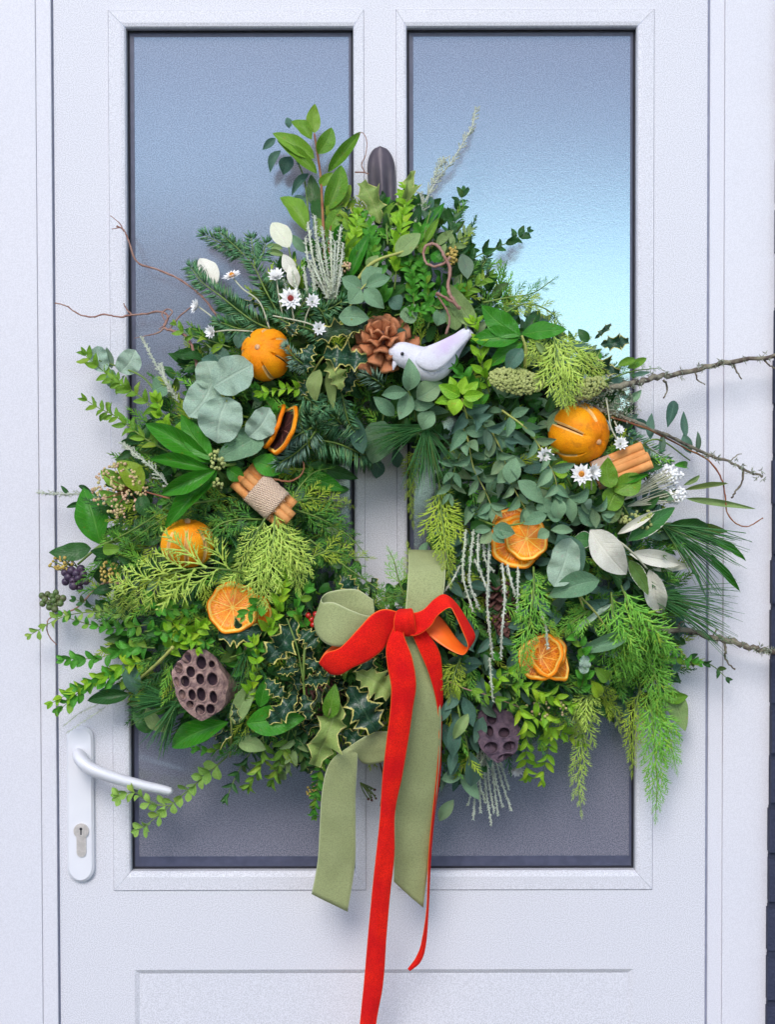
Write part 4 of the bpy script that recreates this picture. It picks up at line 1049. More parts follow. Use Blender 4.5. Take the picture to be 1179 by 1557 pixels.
sheet('loop', rb, [((606,966,214),(600,930,206)), ((634,966,218),(626,932,212)), ((655,952,226),(644,927,216)), ((666,936,232),(661,911,214)), ((684,924,236),(677,904,212)), ((692,934,238),(695,918,210)), ((703,958,238),(713,946,208)), ((712,982,234),(723,968,206)), ((706,995,228),(712,984,200)), ((692,992,222),(696,972,194)), ((668,978,212),(676,945,188)), ((648,962,204),(655,927,186)), ((636,952,200),(636,925,190))], RM, cup=.001, mo=(1, 1))
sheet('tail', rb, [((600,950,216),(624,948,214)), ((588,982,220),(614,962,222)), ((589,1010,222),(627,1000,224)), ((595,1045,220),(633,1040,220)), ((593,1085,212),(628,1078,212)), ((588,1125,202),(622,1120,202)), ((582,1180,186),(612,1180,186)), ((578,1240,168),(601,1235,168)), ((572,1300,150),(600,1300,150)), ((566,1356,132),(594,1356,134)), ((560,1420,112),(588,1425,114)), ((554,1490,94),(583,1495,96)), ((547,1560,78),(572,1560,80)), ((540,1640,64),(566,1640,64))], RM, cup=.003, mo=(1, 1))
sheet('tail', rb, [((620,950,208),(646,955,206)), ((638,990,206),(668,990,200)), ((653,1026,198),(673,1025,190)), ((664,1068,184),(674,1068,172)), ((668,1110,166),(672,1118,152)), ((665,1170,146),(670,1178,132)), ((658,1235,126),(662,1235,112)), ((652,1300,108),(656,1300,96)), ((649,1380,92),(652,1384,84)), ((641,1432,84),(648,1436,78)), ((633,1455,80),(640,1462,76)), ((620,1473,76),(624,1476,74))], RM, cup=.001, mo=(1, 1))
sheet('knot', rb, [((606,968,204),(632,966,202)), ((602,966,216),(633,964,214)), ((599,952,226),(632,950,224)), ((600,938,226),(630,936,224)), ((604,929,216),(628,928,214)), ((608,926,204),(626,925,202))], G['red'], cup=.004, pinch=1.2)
#SECTION_SPRIGS
# ------------------------------------------------------------------ sprigs pushed into the wreath: top
leaves('bay_sprig', 'tallest glossy bay-like sprig rising above the top of the wreath, left of the hook', [(494,395,10),(491,330,25),(488,272,30),(482,228,32),(478,203,32)], [
 (478,202,479,158,23,32,30),(474,212,442,183,21,30,20),(484,234,505,193,27,34,32),(478,241,414,201,27,28,20),(482,264,421,212,20,30,24),(499,262,549,198,20,28,18),
 (496,321,520,249,32,34,38),(466,352,425,297,30,22,26),(498,334,534,279,30,24,22),(484,316,474,266,24,10,4,'dark'),(492,345,478,300,24,6,0,'dark'),(500,352,524,312,24,18,14),(486,282,506,262,16,36,40)], 'bay', stem='redstem', r=2.6)
leaves('eucalyptus_sprig', 'blue-grey eucalyptus tip behind the tall bay sprig at top left', [(470,340,-5),(462,270,-5),(436,215,-10)], [
 (419,210,399,228,13,0,0),(427,229,410,262,15,0,0),(443,238,431,266,24,-4,-6),(470,264,443,297,14,0,2),(440,195,436,178,12,-5,-5),(455,230,432,222,16,-8,-8),(465,300,446,316,18,0,0),(452,250,470,232,14,-4,-4)], 'eucdark')
leaves('holly_sprig', 'pale yellow-edged holly leaves standing in front of the hook', [(590,372,10),(588,340,20)], [(578,340,548,276,42,24,34,'hollypale'),(602,338,626,257,24,18,22,'hollypale'),(590,345,600,306,22,8,10,'bay')], 'hollypale')
leafy('box_sprig', 'bright yellow-green box sprig just right of the holly at the top', [(600,440,0),(606,380,18),(614,320,26),(620,285,20)], 'boxlime', 24, 12, 9)
leafy('box_sprig', 'dense green box sprig under the holly leaves at top centre', [(560,430,0),(566,370,16),(556,330,18)], 'box', 22, 12, 8)
leafy('box_sprig', 'lime tipped box sprig between bay stem and holly', [(530,420,5),(540,360,18),(545,325,18)], 'boxlime', 22, 12, 10)
leafy('box_sprig', 'small dense box sprig above the pine cone, right of the curved stem', [(630,470,5),(626,420,18),(610,380,18)], 'box', 18, 10, 7)
leafy('box_sprig', 'small dense box sprig left of the curled pink twig', [(655,480,5),(648,430,18),(640,395,16)], 'box', 18, 10, 7)
leafy('box_sprig', 'bright box sprig behind the pine cone reaching toward the curled twig', [(600,480,10),(640,470,22),(690,455,16)], 'box', 18, 10, 7)
leaves('laurel_sprig', 'long dark strap leaves left of the curved lime stem at the top', [(534,432,5),(540,410,12)], [(530,428,563,352,22,14,22,'lance'),(552,410,566,360,22,8,14,'dark'),(522,404,547,352,20,8,18,'bay'),(516,380,528,340,24,8,10,'dark')], 'dark')
leaves('bay_sprig', 'curved lime stem with a broad pale leaf near the curled twig', [(544,426,18),(560,405,28),(580,393,34),(606,385,36),(636,375,36)], [(604,390,640,354,30,38,40,'olive'),(560,408,575,388,20,24,30,'olive'),(636,372,652,386,18,30,26,'bay')], 'olive', stem='yellowstem', r=3.2)
leaves('privet_sprig', 'upright sprig with long narrow folded leaf right of the top holly', [(640,400,5),(645,360,20),(655,320,22)], [(640,362,677,309,18,22,26,'lance'),(645,372,668,330,12,26,30,'bay'),(628,350,640,310,14,14,14,'dark'),(650,330,656,296,11,14,14,'eucdark'),(640,338,634,316,10,10,8,'dark'),(652,345,668,318,9,8,8,'eucdark'),(664,372,690,350,14,20,22,'olive')], 'lance')
leafy('privet_sprig', 'thin leafy sprig pointing up beside the silver spire at top right', [(676,392,10),(688,340,18),(706,292,18)], 'dark', 26, 11, 17, 42)
leafy('privet_sprig', 'thin dark sprig reaching right across the bright pane', [(700,405,5),(735,385,15),(775,368,15),(803,352,15)], 'dark', 24, 11, 20, 45)
leafy('box_sprig', 'loose sprig with yellow-green leaves under the thin upright sprig', [(660,400,10),(690,375,20),(712,352,20)], 'olive', 24, 11, 15, 40)
silver('heather_spire', 'tall pale grey-green spire against the right pane at the top', [[(636,330,6),(661,279,10),(685,249,10),(706,215,8),(719,191,8),(724,162,8)],[(640,330,0),(642,308,0),(637,292,0)],[(650,300,6),(664,262,8),(676,240,8)]], 1.6, side=16)
silver('heather_spire', 'short pale spire between the holly and the tall spire', [[(628,372,8),(632,336,10),(627,310,8)],[(648,352,4),(655,322,4)]], 1.2, side=6)
twig('curly_twig', 'pinkish curled willow twig with a loop at the upper right of the wreath', [
 ([(678,508,28),(684,490,34),(681,474,38),(671,458,40),(664,447,42)],1.9,1.4), ([(698,468,40),(687,452,42),(682,437,42),(685,410,42),(678,393,44),(668,376,44),(659,371,42),(648,374,40),(644,386,38),(648,399,38),(660,405,40),(674,401,42),(684,392,40)],2.6,1.8),
 ([(664,445,44),(678,453,44),(690,460,42),(699,468,38)],2.2,2.2)], 'twig')
leaves('olive_sprig', 'broad matte olive leaf hanging above the tail of the white bird', [(716,520,10),(708,495,24)], [(722,496,683,430,30,26,34),(694,502,686,455,26,16,22)], 'olive')
leaves('laurel_sprig', 'dark drooping leaf at the right of the curled twig', [(700,440,8),(704,405,16)], [(703,386,711,425,24,20,22,'eucdark'),(690,380,716,372,18,10,10,'dark'),(730,420,712,396,16,8,12,'dark'),(672,398,655,386,24,30,26,'lance')], 'dark')
def dots(label_name, mat, pts, r):
    def f(t):
        mb = MB()
        for (x, y, o) in pts: mb.ball(Q(x, y, o), r*MM*random.uniform(.8, 1.2), 0, 7, 5)
        mb.build(label_name, G[mat], t, kind='stuff')
    return f
G['budyellow'] = plain('yellow_bud', (.55,.42,.10), (.45,.30,.07), 80, .8, rnd_=True)
G['budpink'] = plain('pink_bud', (.66,.40,.28), (.46,.50,.13), 90, .8, rnd_=True)
G['budolive'] = plain('olive_bud', (.44,.48,.17), (.34,.39,.11), 60, .85, rnd_=True)
G['berry'] = plain('dark_berry', (.05,.03,.065), (.09,.05,.09), 90, .45, rnd_=True)
G['berrygreen'] = plain('green_berry', (.11,.2,.05), (.12,.1,.05), 110, .5, rnd_=True)
G['redberry'] = plain('red_berry', (.5,.02,.01), (.4,.02,.02), 60, .25)
def umbel(name, label, cx, cy, rx, ry, off, nb, rb, mat, stem='greenstem', rays=12, cat='seed head', base=None, dome=8, stuff=True, tilt=0):
    base = base or (cx, cy+ry*1.2, off-25); t = thing(name, label, cat, Q(*base)); ms = MB(); B = Q(*base); mb = MB()
    pts = []
    for k in range(nb):
        a_ = random.random()*6.283; q = math.sqrt(random.random()); x = cx+rx*q*math.cos(a_); y = cy+ry*q*math.sin(a_)+tilt*(x-cx)
        p = P(x, y, surf(cx, cy)+off+dome*(1-q*q)+rnd(1.5)); pts.append(p)
        mb.ball(p, rb*MM*random.uniform(.75, 1.25), 0, 7, 5)
    for k in range(rays):
        p = pts[k*len(pts)//rays]; ms.tube(cat_rom([B, B.lerp(p, .55)+Vector((rnd(.003), .004, rnd(.003))), p], 4), .9*MM, 4)
    ms.build('stalks', G[stem], t, kind='stuff'); mb.build('buds', G[mat], t, kind='stuff'); return t
umbel('flower_buds', 'small yellow bud cluster beside the loop of the curly twig', 688, 388, 9, 15, 22, 40, 2.2, 'budyellow')
umbel('flower_buds', 'tiny pinkish bud cluster right of the silvery heather bunch', 526, 405, 8, 8, 18, 22, 2.0, 'budpink')
fir('fir_sprig', 'dark fir tip behind the upper right leaves against the bright pane', [[(690,450,-5),(722,420,5),(742,392,8)]], 'fir', 14)
# heather bunch
silver('heather_bunch', 'thick bunch of upright silvery heather spikes left of the bay stem', [
 [(500,455,8),(478,400,22),(468,338,26)],[(502,455,8),(486,400,26),(478,328,30)],[(504,455,10),(496,400,28),(490,345,30)],[(506,455,10),(504,400,28),(503,352,28)],[(508,455,10),(512,400,26),(518,345,26)],
 [(500,455,8),(472,410,18),(464,362,20)],[(508,455,8),(518,405,24),(522,370,22)],[(504,450,14),(492,410,32),(482,362,34)],[(506,450,14),(508,410,32),(510,368,34)],[(498,455,8),(486,425,22),(470,395,22)],[(510,455,8),(516,430,20),(522,402,20)]], 2.5)
silver('heather_bunch', 'fine silvery tufts among the white daisies', [[(470,470,5),(452,440,16),(444,410,16)],[(474,470,5),(466,438,18),(462,405,18)],[(480,470,8),(478,440,20),(476,412,20)],[(462,470,5),(440,450,16),(430,425,16)]], 1.6, side=8)
# ------------------------------------------------------------------ upper left
leaves('felted_sprig', 'cream felted leaves standing above the fir at upper left', [(452,430,5),(444,400,15),(439,376,18)], [(440,377,413,337,31,18,18),(430,378,404,373,10,14,14,'olive'),(432,388,404,382,10,14,14,'olive'),(448,418,430,386,20,16,16),(452,438,440,400,20,10,14)], 'felt')
leaves('felted_sprig', 'single cream felted leaf behind the lower fir sprig at upper left', [(345,460,0),(330,430,0)], [(328,434,303,391,30,-2,0)], 'felt')
fir('fir_sprig', 'fir sprig with three tips pointing up left over the left pane', [[(425,480,5),(403,440,16),(386,405,18),(366,382,18),(333,353,16)],[(368,386,18),(340,372,16),(312,358,14)],[(388,404,18),(385,385,18),(382,362,18)],[(392,400,18),(400,385,16),(404,370,16)]], 'fir', 20)
fir('fir_sprig', 'broad fir sprig fanning left above the slit orange', [[(410,500,10),(380,485,22),(335,450,24),(306,428,20),(290,406,18)],[(395,500,10),(365,500,20),(335,490,18)]], 'fir', 24)
fir('fir_sprig', 'short bushy fir tip among the white daisies', [[(440,500,8),(455,470,20),(470,452,22)],[(470,480,8),(500,470,18),(520,458,18)],[(430,470,6),(425,440,14)]], 'fir', 20)
fir('fir_sprig', 'small yellow-green fir tip touching the right side of the slit orange', [[(470,560,30),(450,545,48),(436,528,50)],[(466,560,30),(446,556,46)]], 'firblue', 15)
twig('curly_twig', 'long bare pink twig arching up to the left over the door edge', [([(330,480,6),(306,450,8),(275,426,8),(240,410,8),(208,398,8),(195,365,8),(188,350,8),(178,344,8)],1.7,1.2),([(188,352,8),(182,340,8),(168,328,8)],.9,.6),([(184,346,8),(170,348,8)],.9,.6)], 'twig')
twig('curly_twig', 'contorted brown twig with small spiral pointing left at mid height', [([(300,560,0),(293,530,4),(282,510,6),(262,503,8),(250,498,8),(255,482,8),(244,474,8),(222,477,8),(200,479,8),(180,482,8),(158,478,8),(140,482,8),(120,478,8),(100,465,8),(84,461,8)],2.3,.9),
 ([(258,500,10),(272,482,10),(290,467,10),(294,463,10)],1.1,1.0),([(250,498,10),(240,506,10),(225,510,10),(205,514,10)],1.6,.5),([(200,478,8),(192,470,8),(188,462,8)],1.5,.8),([(255,484,10),(262,474,12),(254,470,12),(246,478,12),(252,492,12),(242,500,12)],1.0,.8)], 'twig')
leafy('privet_sprig', 'thin leafy twig crossing below the contorted twig at upper left', [(350,528,10),(310,515,14),(285,508,12),(268,495,10)], 'bay', 22, 10, 24)
leaves('eucalyptus_sprig', 'dark blue-green eucalyptus leaves left of the slit orange', [(350,580,0),(330,540,10),(310,520,12)], [(350,545,318,530,26,14,12),(335,560,305,545,22,10,8),(355,560,330,580,30,10,12),(362,530,366,500,20,14,14),(350,520,330,500,22,8,8),(320,560,296,560,18,4,4)], 'eucdark')
# ------------------------------------------------------------------ left flank
leaves('silver_eucalyptus', 'large silver-green round eucalyptus leaves left of the slit orange', [(372,665,20),(350,620,34),(326,583,40)], [
 (318,592,312,548,46,36,30),(326,572,286,634,54,38,46),(324,588,384,554,58,44,50),(348,604,332,674,66,34,38),(378,664,410,620,42,28,32),(400,660,328,700,44,24,26,'heart')], 'dollar', stem='yellowstem', r=3)
leaves('eucalyptus_sprig', 'round eucalyptus leaves at the end of a stalk over the door stile, upper left', [(240,600,8),(215,572,12),(175,556,12),(150,548,12)], [(157,566,148,526,30,14,12,'dollar'),(182,566,205,532,38,12,12,'dollar'),(160,576,180,580,28,10,10,'euc'),(232,595,262,580,34,10,10,'euc'),(170,560,162,528,16,6,4,'eucdark')], 'dollar', stem='greenstem')
leafy('box_sprig', 'pointed bright green sprig curving over the door stile at upper left', [(262,640,8),(230,616,18),(193,589,20),(169,574,18),(146,555,16),(130,541,14)], 'bay', 27, 12, 19, 48)
leafy('box_sprig', 'pointed sprig just below the curving one on the left door stile', [(262,690,5),(222,668,16),(177,634,18),(151,621,16),(132,609,14)], 'bay', 26, 10, 20, 45)
leafy('box_sprig', 'lime green cluster of small leaves left of the silver round leaves', [(278,668,8),(250,640,22),(236,605,22)], 'boxlime', 22, 13, 12)
silver('heather_spire', 'pale spiky twig rising left of the silver round leaves', [[(272,612,8),(252,580,16),(232,545,16),(214,511,14)],[(262,600,10),(250,575,16),(244,552,14)]], 1.6, side=9)
silver('heather_spire', 'pale spiky twig above the pink bud cluster at left', [[(262,745,12),(232,712,20),(205,690,18),(184,672,14)]], 1.8, side=14)
silver('heather_spire', 'thin pale twig sticking out horizontally over the left door gap', [[(150,758,6),(122,752,12),(90,751,12),(55,749,10)]], 1.5, side=12)
leaves('dark_leaf_sprig', 'small dark leaf pairs behind the pale horizontal twig at far left', [(170,765,4),(130,762,8)], [(128,765,100,772,9,8,6),(140,750,118,738,8,6,4),(105,752,92,738,7,6,4),(135,760,122,775,9,6,4)], 'dark')
leaves('lance_leaf_whorl', 'whorl of long shiny green leaves in the middle of the left side', [(360,706,10),(340,708,28),(326,711,36)], [
 (324,704,217,643,34,36,26),(322,700,276,630,34,42,34),(322,715,225,697,22,46,36),(328,714,242,754,28,52,44),(330,716,288,754,20,46,44),(330,720,247,806,29,40,34),(338,700,368,672,26,20,16),(345,712,372,730,24,16,14)], 'lance', stem='greenstem', r=3)
umbel('flower_buds', 'small green buds at the centre of the long shiny leaf whorl', 330, 700, 14, 16, 50, 26, 2.6, 'budolive')
umbel('flower_buds', 'small green buds below the centre of the long shiny leaf whorl', 332, 735, 8, 8, 46, 12, 2.4, 'budolive')
umbel('viburnum_cluster', 'large open cluster of pink and lime buds on red stalks at far left', 182, 745, 42, 42, 26, 150, 2.3, 'budpink', 'redstem', 16, base=(196,742,6), dome=12)
leaves('viburnum_sprig', 'rounded bright leaves behind the pink bud cluster at far left', [(258,758,8),(222,748,12)], [(214,748,176,700,36,18,20,'bay'),(200,745,150,715,24,8,8,'bay'),(196,770,150,745,24,10,10,'bay'),(215,752,230,790,24,8,8,'dark')], 'bay', stem='redstem')
leaves('ivy_sprig', 'two large pointed ivy leaves reaching out at far left', [(180,822,5),(152,830,16),(118,858,16)], [(152,827,124,741,52,18,20,'lance'),(138,834,74,840,30,12,14,'dark'),(156,836,186,834,18,20,22,'bay'),(160,860,152,890,20,2,0,'dark')], 'lance', stem='greenstem', r=3)
frond('cedar_spray', 'dark green conifer spray between the ivy leaf and the golden orange', [(150,832,10),(190,812,22),(230,788,24),(262,762,20)], 'ceddark', 26, 9, 35)
frond('cedar_spray', 'dark green conifer spray under the long shiny leaves at left', [(330,760,10),(280,770,22),(230,800,24),(190,830,20)], 'ceddark', 34, 10, 40)
umbel('ivy_flower_head', 'yellow-orange ivy flower head at the far left edge', 94, 856, 20, 13, 10, 34, 2.6, 'budyellow', rays=14, base=(122,872,6))
umbel('ivy_flower_head', 'yellow ivy flower head between the ivy leaves and the lime cedar', 166, 868, 17, 18, 14, 34, 2.4, 'budyellow', rays=14, base=(150,880,6))
def berries(label, cx, cy, n, r, mat, sp, off=12):
    t = thing('berry_cluster', label, 'berries', Q(cx, cy, off)); ms = MB(); c = Q(cx+14, cy, off-10)
    for k in range(n):
        a_ = k*2.4; q = math.sqrt((k+.4)/n)*sp; p = Q(cx+q*math.cos(a_), cy+q*math.sin(a_)*.85, off+6*(1-q/sp)+rnd(2)); mb = MB()
        mb.ball(p, r*MM*random.uniform(.85, 1.1), 0, 12, 8); mb.ball(p+Vector((0, -r*MM*.95, rnd(.001))), r*MM*.22, 0, 5, 3); mb.build('berry', G[mat], t); ms.tube([c, p], .6*MM, 4)
    ms.build('stalks', G['greenstem'], t)
berries('cluster of purple-black ivy berries at far left', 115, 879, 13, 6.8, 'berry', 20)
berries('cluster of green unripe berries below the purple-black ones', 78, 913, 14, 5.4, 'berrygreen', 18)
twig('curly_twig', 'thin curved pink twig trailing below the berries at far left', [([(188,888,10),(160,886,10),(140,900,10),(115,925,10),(85,935,10),(72,945,10),(73,965,10),(85,980,10)],1.5,.9)], 'twig')
frond('cedar_frond', 'big lime cedar frond spreading left across the golden orange', [(372,872,30),(345,866,55),(300,864,62),(247,876,46),(200,898,34),(158,928,22)], 'cedlime', 66, 14, 44)
frond('cedar_frond', 'lime cedar frond hanging down below the left cinnamon bundle', [(418,775,30),(416,820,44),(405,865,44),(392,925,36)], 'cedlime', 52, 13, 36, droop=.3)
frond('cedar_frond', 'pale lime cedar frond beside the hanging one, left of the green loop', [(425,780,28),(440,820,38),(452,855,38),(455,895,30)], 'cedlime', 40, 11, 36, droop=.3)
frond('cedar_frond', 'short lime cedar frond hanging left of centre under the burlap', [(405,785,26),(385,820,34),(368,862,34),(356,895,28)], 'cedlime', 38, 10, 38, droop=.3)
frond('cedar_spray', 'dark green cedar spray right of the golden orange', [(400,790,10),(360,790,26),(330,800,28),(305,830,28)], 'ceddark', 36, 9, 40)
frond('cedar_spray', 'yellow-green cedar spray right of the left cinnamon bundle', [(430,768,16),(470,758,26),(505,762,22),(535,770,14)], 'cedyel', 30, 10, 38)
frond('cedar_spray', 'dark cedar spray reaching into the left side of the central opening', [(450,775,14),(490,790,22),(530,815,14),(552,838,8)], 'ceddark', 34, 10, 40)
frond('cedar_spray', 'yellow-tipped cedar spray above the green ribbon loop', [(470,850,14),(500,838,26),(535,846,18),(562,848,10)], 'cedyel', 28, 9, 40)
frond('cedar_spray', 'long dark cedar spray along the bottom of the central opening', [(470,820,10),(510,850,16),(560,885,14),(604,912,10)], 'ceddark', 26, 12, 40)
frond('cedar_spray', 'dark green cedar spray above the left cinnamon bundle', [(440,790,10),(450,750,22),(475,720,18),(500,712,10)], 'ceddark', 28, 9, 40)
leaves('laurel_sprig', 'dark glossy leaves at the left rim of the central opening', [(450,715,5),(470,720,12)], [(452,722,524,746,28,14,8,'lance'),(480,712,544,728,22,4,2,'dark'),(500,744,532,744,14,2,2,'dark'),(384,700,432,718,34,22,18,'lance'),(372,706,345,700,20,10,8,'dark')], 'lance')
twig('curly_twig', 'small dark red curl of twig between the burlap wraps and fir', [([(415,728,20),(440,732,24),(458,722,24),(462,706,22),(455,698,20)],1.6,1.0)], 'redstem')
# ------------------------------------------------------------------ centre above the opening
fir('fir_sprig', 'star-shaped fir tip just right of the blackened orange slices', [[(505,600,8),(495,618,26),(488,624,34)],[(460,600,12),(475,612,28),(488,622,32)],[(520,645,10),(505,632,26),(492,624,32)],[(480,655,10),(484,640,24)]], 'fir', 24, flat=.9)
fir('fir_sprig', 'blue-green fir sprig curving under the blackened orange slices', [[(480,655,12),(468,672,24),(448,690,26),(425,704,24)],[(475,650,12),(455,660,24),(440,670,24)]], 'firblue', 24)
fir('fir_sprig', 'silver-blue fir tip between the pine cone and the eucalyptus', [[(585,590,8),(572,578,24),(560,572,30)]], 'firblue', 24, flat=.9)
fir('fir_sprig', 'fir sprig with long needles hanging over the top of the opening', [[(480,668,8),(515,675,18),(545,688,16),(565,695,10)]], 'fir', 34, gap=1.3, ang=75)
tuft('pine_tuft', 'long-needled pine tuft spreading left and down above the opening', (648,650,22), [(-1,.15),(-1,.35),(-.95,.05),(-.2,1),(0,1),(.25,1),(.8,.9),(-.9,.5)], 92, 190, spread=.16)
leaves('holly_sprig', 'cream-edged variegated holly leaves right of the slit orange', [(470,575,10),(495,540,24),(520,535,28)], [
 (492,540,560,546,46,34,32),(478,515,548,500,32,26,24),(440,510,452,492,24,22,26),(462,565,476,524,34,34,38),(500,545,520,592,32,38,36,'hollypale'),(486,562,480,612,24,36,34,'olive'),(498,566,506,622,16,30,26,'olive'),(520,510,560,488,26,20,16),(470,540,440,560,22,20,18),(540,560,520,600,26,14,12),(475,580,455,600,26,18,14)], 'holly', stem='yellowstem')
leafy('box_sprig', 'bright small-leaved sprig under the slit orange', [(460,590,10),(430,592,26),(395,598,26)], 'boxlime', 19, 10, 11)
leafy('box_sprig', 'dark small-leaved sprig between silver round leaves and orange slices', [(430,640,4),(405,610,14),(390,590,14)], 'box', 18, 10, 10)
leaves('eucalyptus_sprig', 'pale green eucalyptus rosette above the pine cone', [(515,495,8),(535,462,28),(552,437,38),(575,418,36)], [
 (551,440,519,422,24,38,36),(549,440,531,462,28,44,46),(552,436,582,408,30,40,40),(556,436,594,420,22,42,40),(554,440,585,468,26,46,48),(515,482,562,484,32,26,30),(566,425,560,402,18,32,28)], 'euc', stem='yellowstem')
leaves('eucalyptus_sprig', 'rounded grey-green leaves right of the pine cone', [(610,500,5),(620,480,16)], [(616,490,632,462,26,20,18,'heart'),(610,470,590,455,26,10,8,'eucdark'),(665,495,672,465,24,14,14),(600,500,615,520,26,14,12,'eucdark')], 'euc')
leafy('box_sprig', 'fresh green sprig between the bird tail and the small green leaves', [(745,600,10),(735,560,26),(728,515,28),(722,490,26)], 'boxlime', 24, 12, 12)
leafy('box_sprig', 'mid green box sprig directly behind the lime rosette', [(735,625,8),(712,580,26),(690,555,28)], 'box', 26, 13, 12)
leaves('lime_rosette', 'bright yellow-green rosette of leaves right of the white bird', [(712,640,20),(703,606,40)], [(700,602,667,585,22,48,50),(699,606,661,612,18,46,46),(700,607,690,632,24,52,54),(705,603,737,599,18,50,50),(704,600,708,572,18,44,42),(706,606,718,622,14,44,44),(698,600,684,572,16,40,38),(708,600,728,580,16,40,38)], 'boxlime', stem='yellowstem')
leaves('lance_leaf_whorl', 'dark green whorl of long leaves right of the bird tail', [(799,560,20),(800,530,38),(794,510,44)], [
 (791,511,733,464,38,46,44),(790,514,715,517,34,40,34),(794,508,862,502,28,44,34),(796,520,742,558,24,34,28),(795,530,771,566,26,48,46,'eucdark'),(815,520,838,545,10,38,30,'olive'),(800,512,822,470,20,16,12,'dark')], 'lance', stem='yellowstem', r=3.2)
frond('cedar_spray', 'dark scaly conifer spray reaching right above the dark whorl', [(735,460,6),(775,452,14),(810,446,12),(842,425,8)], 'ceddark', 30, 10, 42)
frond('cedar_spray', 'olive green mossy conifer spray arching over at upper right', [(760,480,8),(800,462,20),(838,475,16),(862,510,12)], 'cedyel', 24, 10, 42)
frond('cedar_frond', 'lime cedar frond fanning down between the dark whorl and largest orange', [(842,508,34),(848,540,50),(856,575,52),(862,612,50)], 'cedlime', 46, 12, 34, droop=.2)
frond('cedar_frond', 'lime cedar frond sweeping right behind the fanning one', [(845,508,28),(872,530,38),(900,556,34),(918,578,28)], 'cedlime', 38, 10, 36, droop=.3)
frond('cedar_frond', 'short lime cedar frond left of the fanning one, above the olive seed head', [(840,510,26),(822,528,34),(808,548,32)], 'cedlime', 30, 8, 36, droop=.3)
umbel('seed_head', 'flat olive-yellow seed head below the dark whorl', 785, 579, 42, 20, 44, 520, 2.3, 'budolive', rays=20, base=(800,560,20), dome=10, tilt=.12)
umbel('seed_head', 'smaller olive-yellow seed head just above the largest orange', 896, 590, 25, 16, 30, 200, 2.2, 'budolive', rays=10, base=(880,580,10), dome=8, tilt=-.3)
leaves('holly_sprig', 'dark holly leaves with thin yellow edge at the upper right rim', [(900,560,5),(915,530,14)], [(914,524,958,518,28,16,16),(905,515,932,492,12,10,8),(890,545,944,568,26,14,14,'holly'),(895,520,880,500,16,6,4,'dark')], 'holly')
leaves('small_leaf_sprig', 'small bright leaves beside the lichened branch at upper right', [(925,570,5),(955,550,10)], [(940,556,968,545,13,10,10,'bay'),(955,560,985,544,13,10,8,'bay'),(930,590,950,575,16,8,8,'eucdark'),(960,572,990,566,8,6,6,'eucdark')], 'bay')
frond('cedar_spray', 'faint blue-green conifer tips around the upper lichened branch', [(920,580,0),(960,565,6),(1000,560,4)], 'ceddark', 20, 7, 42)
# ------------------------------------------------------------------ eucalyptus on the right
leaves('eucalyptus_sprig', 'fan of matte eucalyptus leaves directly below the white bird', [(634,640,12),(628,610,34),(621,594,42)], [
 (621,594,622,545,27,50,58),(619,596,580,601,21,42,40),(622,596,607,638,26,44,46),(634,606,672,580,34,32,30),(625,618,662,616,22,34,34),(600,632,568,603,22,26,26),(660,626,642,654,28,34,36),(552,690,542,632,26,20,24,'eucdark'),(640,610,655,596,14,28,26)], 'euc')
leaves('eucalyptus_sprig', 'large pale eucalyptus leaf hanging over the top of the opening', [(584,626,8),(582,640,18)], [(584,640,566,706,50,22,24,'heart'),(578,700,572,728,24,2,0,'eucdark'),(600,682,606,712,20,4,2,'eucdark')], 'dollar')
leafy('eucalyptus_sprig', 'long-leaved eucalyptus strand hanging from below the lime rosette', [(700,640,16),(712,670,30),(720,710,34),(738,746,34),(748,770,30)], 'euc', 40, 19, 20, 62, 'yellowstem', 1.6)
leafy('eucalyptus_sprig', 'eucalyptus strand running down right in front of the largest orange edge', [(764,624,26),(799,650,52),(819,676,56),(832,700,56),(844,724,50),(849,752,44)], 'euc', 40, 19, 24, 60, 'yellowstem', 1.7)
leafy('eucalyptus_sprig', 'eucalyptus strand between the two hanging strands', [(745,650,10),(765,690,26),(776,730,30),(800,775,30)], 'euc', 38, 19, 20, 60, 'yellowstem', 1.5)
leafy('eucalyptus_sprig', 'short eucalyptus strand left of centre right, beside the yellow cedar', [(700,690,8),(690,720,22),(684,750,22)], 'euc', 36, 14, 20, 60)
leafy('eucalyptus_sprig', 'eucalyptus strand above the seed pod side of the largest orange', [(700,620,10),(730,645,26),(768,668,24)], 'eucdark', 40, 19, 20, 60)
leafy('eucalyptus_sprig', 'eucalyptus strand going right below the daisies', [(810,740,14),(840,745,28),(880,765,26),(915,780,20)], 'euc', 38, 20, 22, 60)
leaves('eucalyptus_sprig', 'eucalyptus leaf pairs lying over the overlapping orange slices', [(730,790,18),(760,800,44),(800,795,50),(840,790,44)], [
 (748,805,720,807,14,44,40),(750,803,784,811,25,52,54),(752,806,768,826,17,50,52),(748,808,730,826,18,44,42),(832,783,796,797,20,52,54),(838,806,873,806,15,48,46),(836,808,818,818,18,50,50),(832,781,856,788,18,44,40),(834,780,828,756,26,44,44),(788,731,828,766,26,48,48),(848,756,851,792,24,46,44),(775,735,785,695,28,44,42),(742,790,735,768,20,36,32)], 'euc')
leaves('silver_eucalyptus', 'large rounded blue-grey eucalyptus leaves below right of the overlapping slices', [(890,930,8),(872,880,22),(862,830,30)], [(868,818,842,892,46,34,38,'dollar'),(850,812,882,878,44,24,20,'eucdark'),(912,882,834,908,38,32,34,'euc')], 'dollar', stem='yellowstem')
twig('bare_stem', 'straight yellow stem crossing down below the blue-grey leaves', [([(872,896,36),(905,930,34),(930,966,24)],1.6,1.2)], 'yellowstem', rough=0)
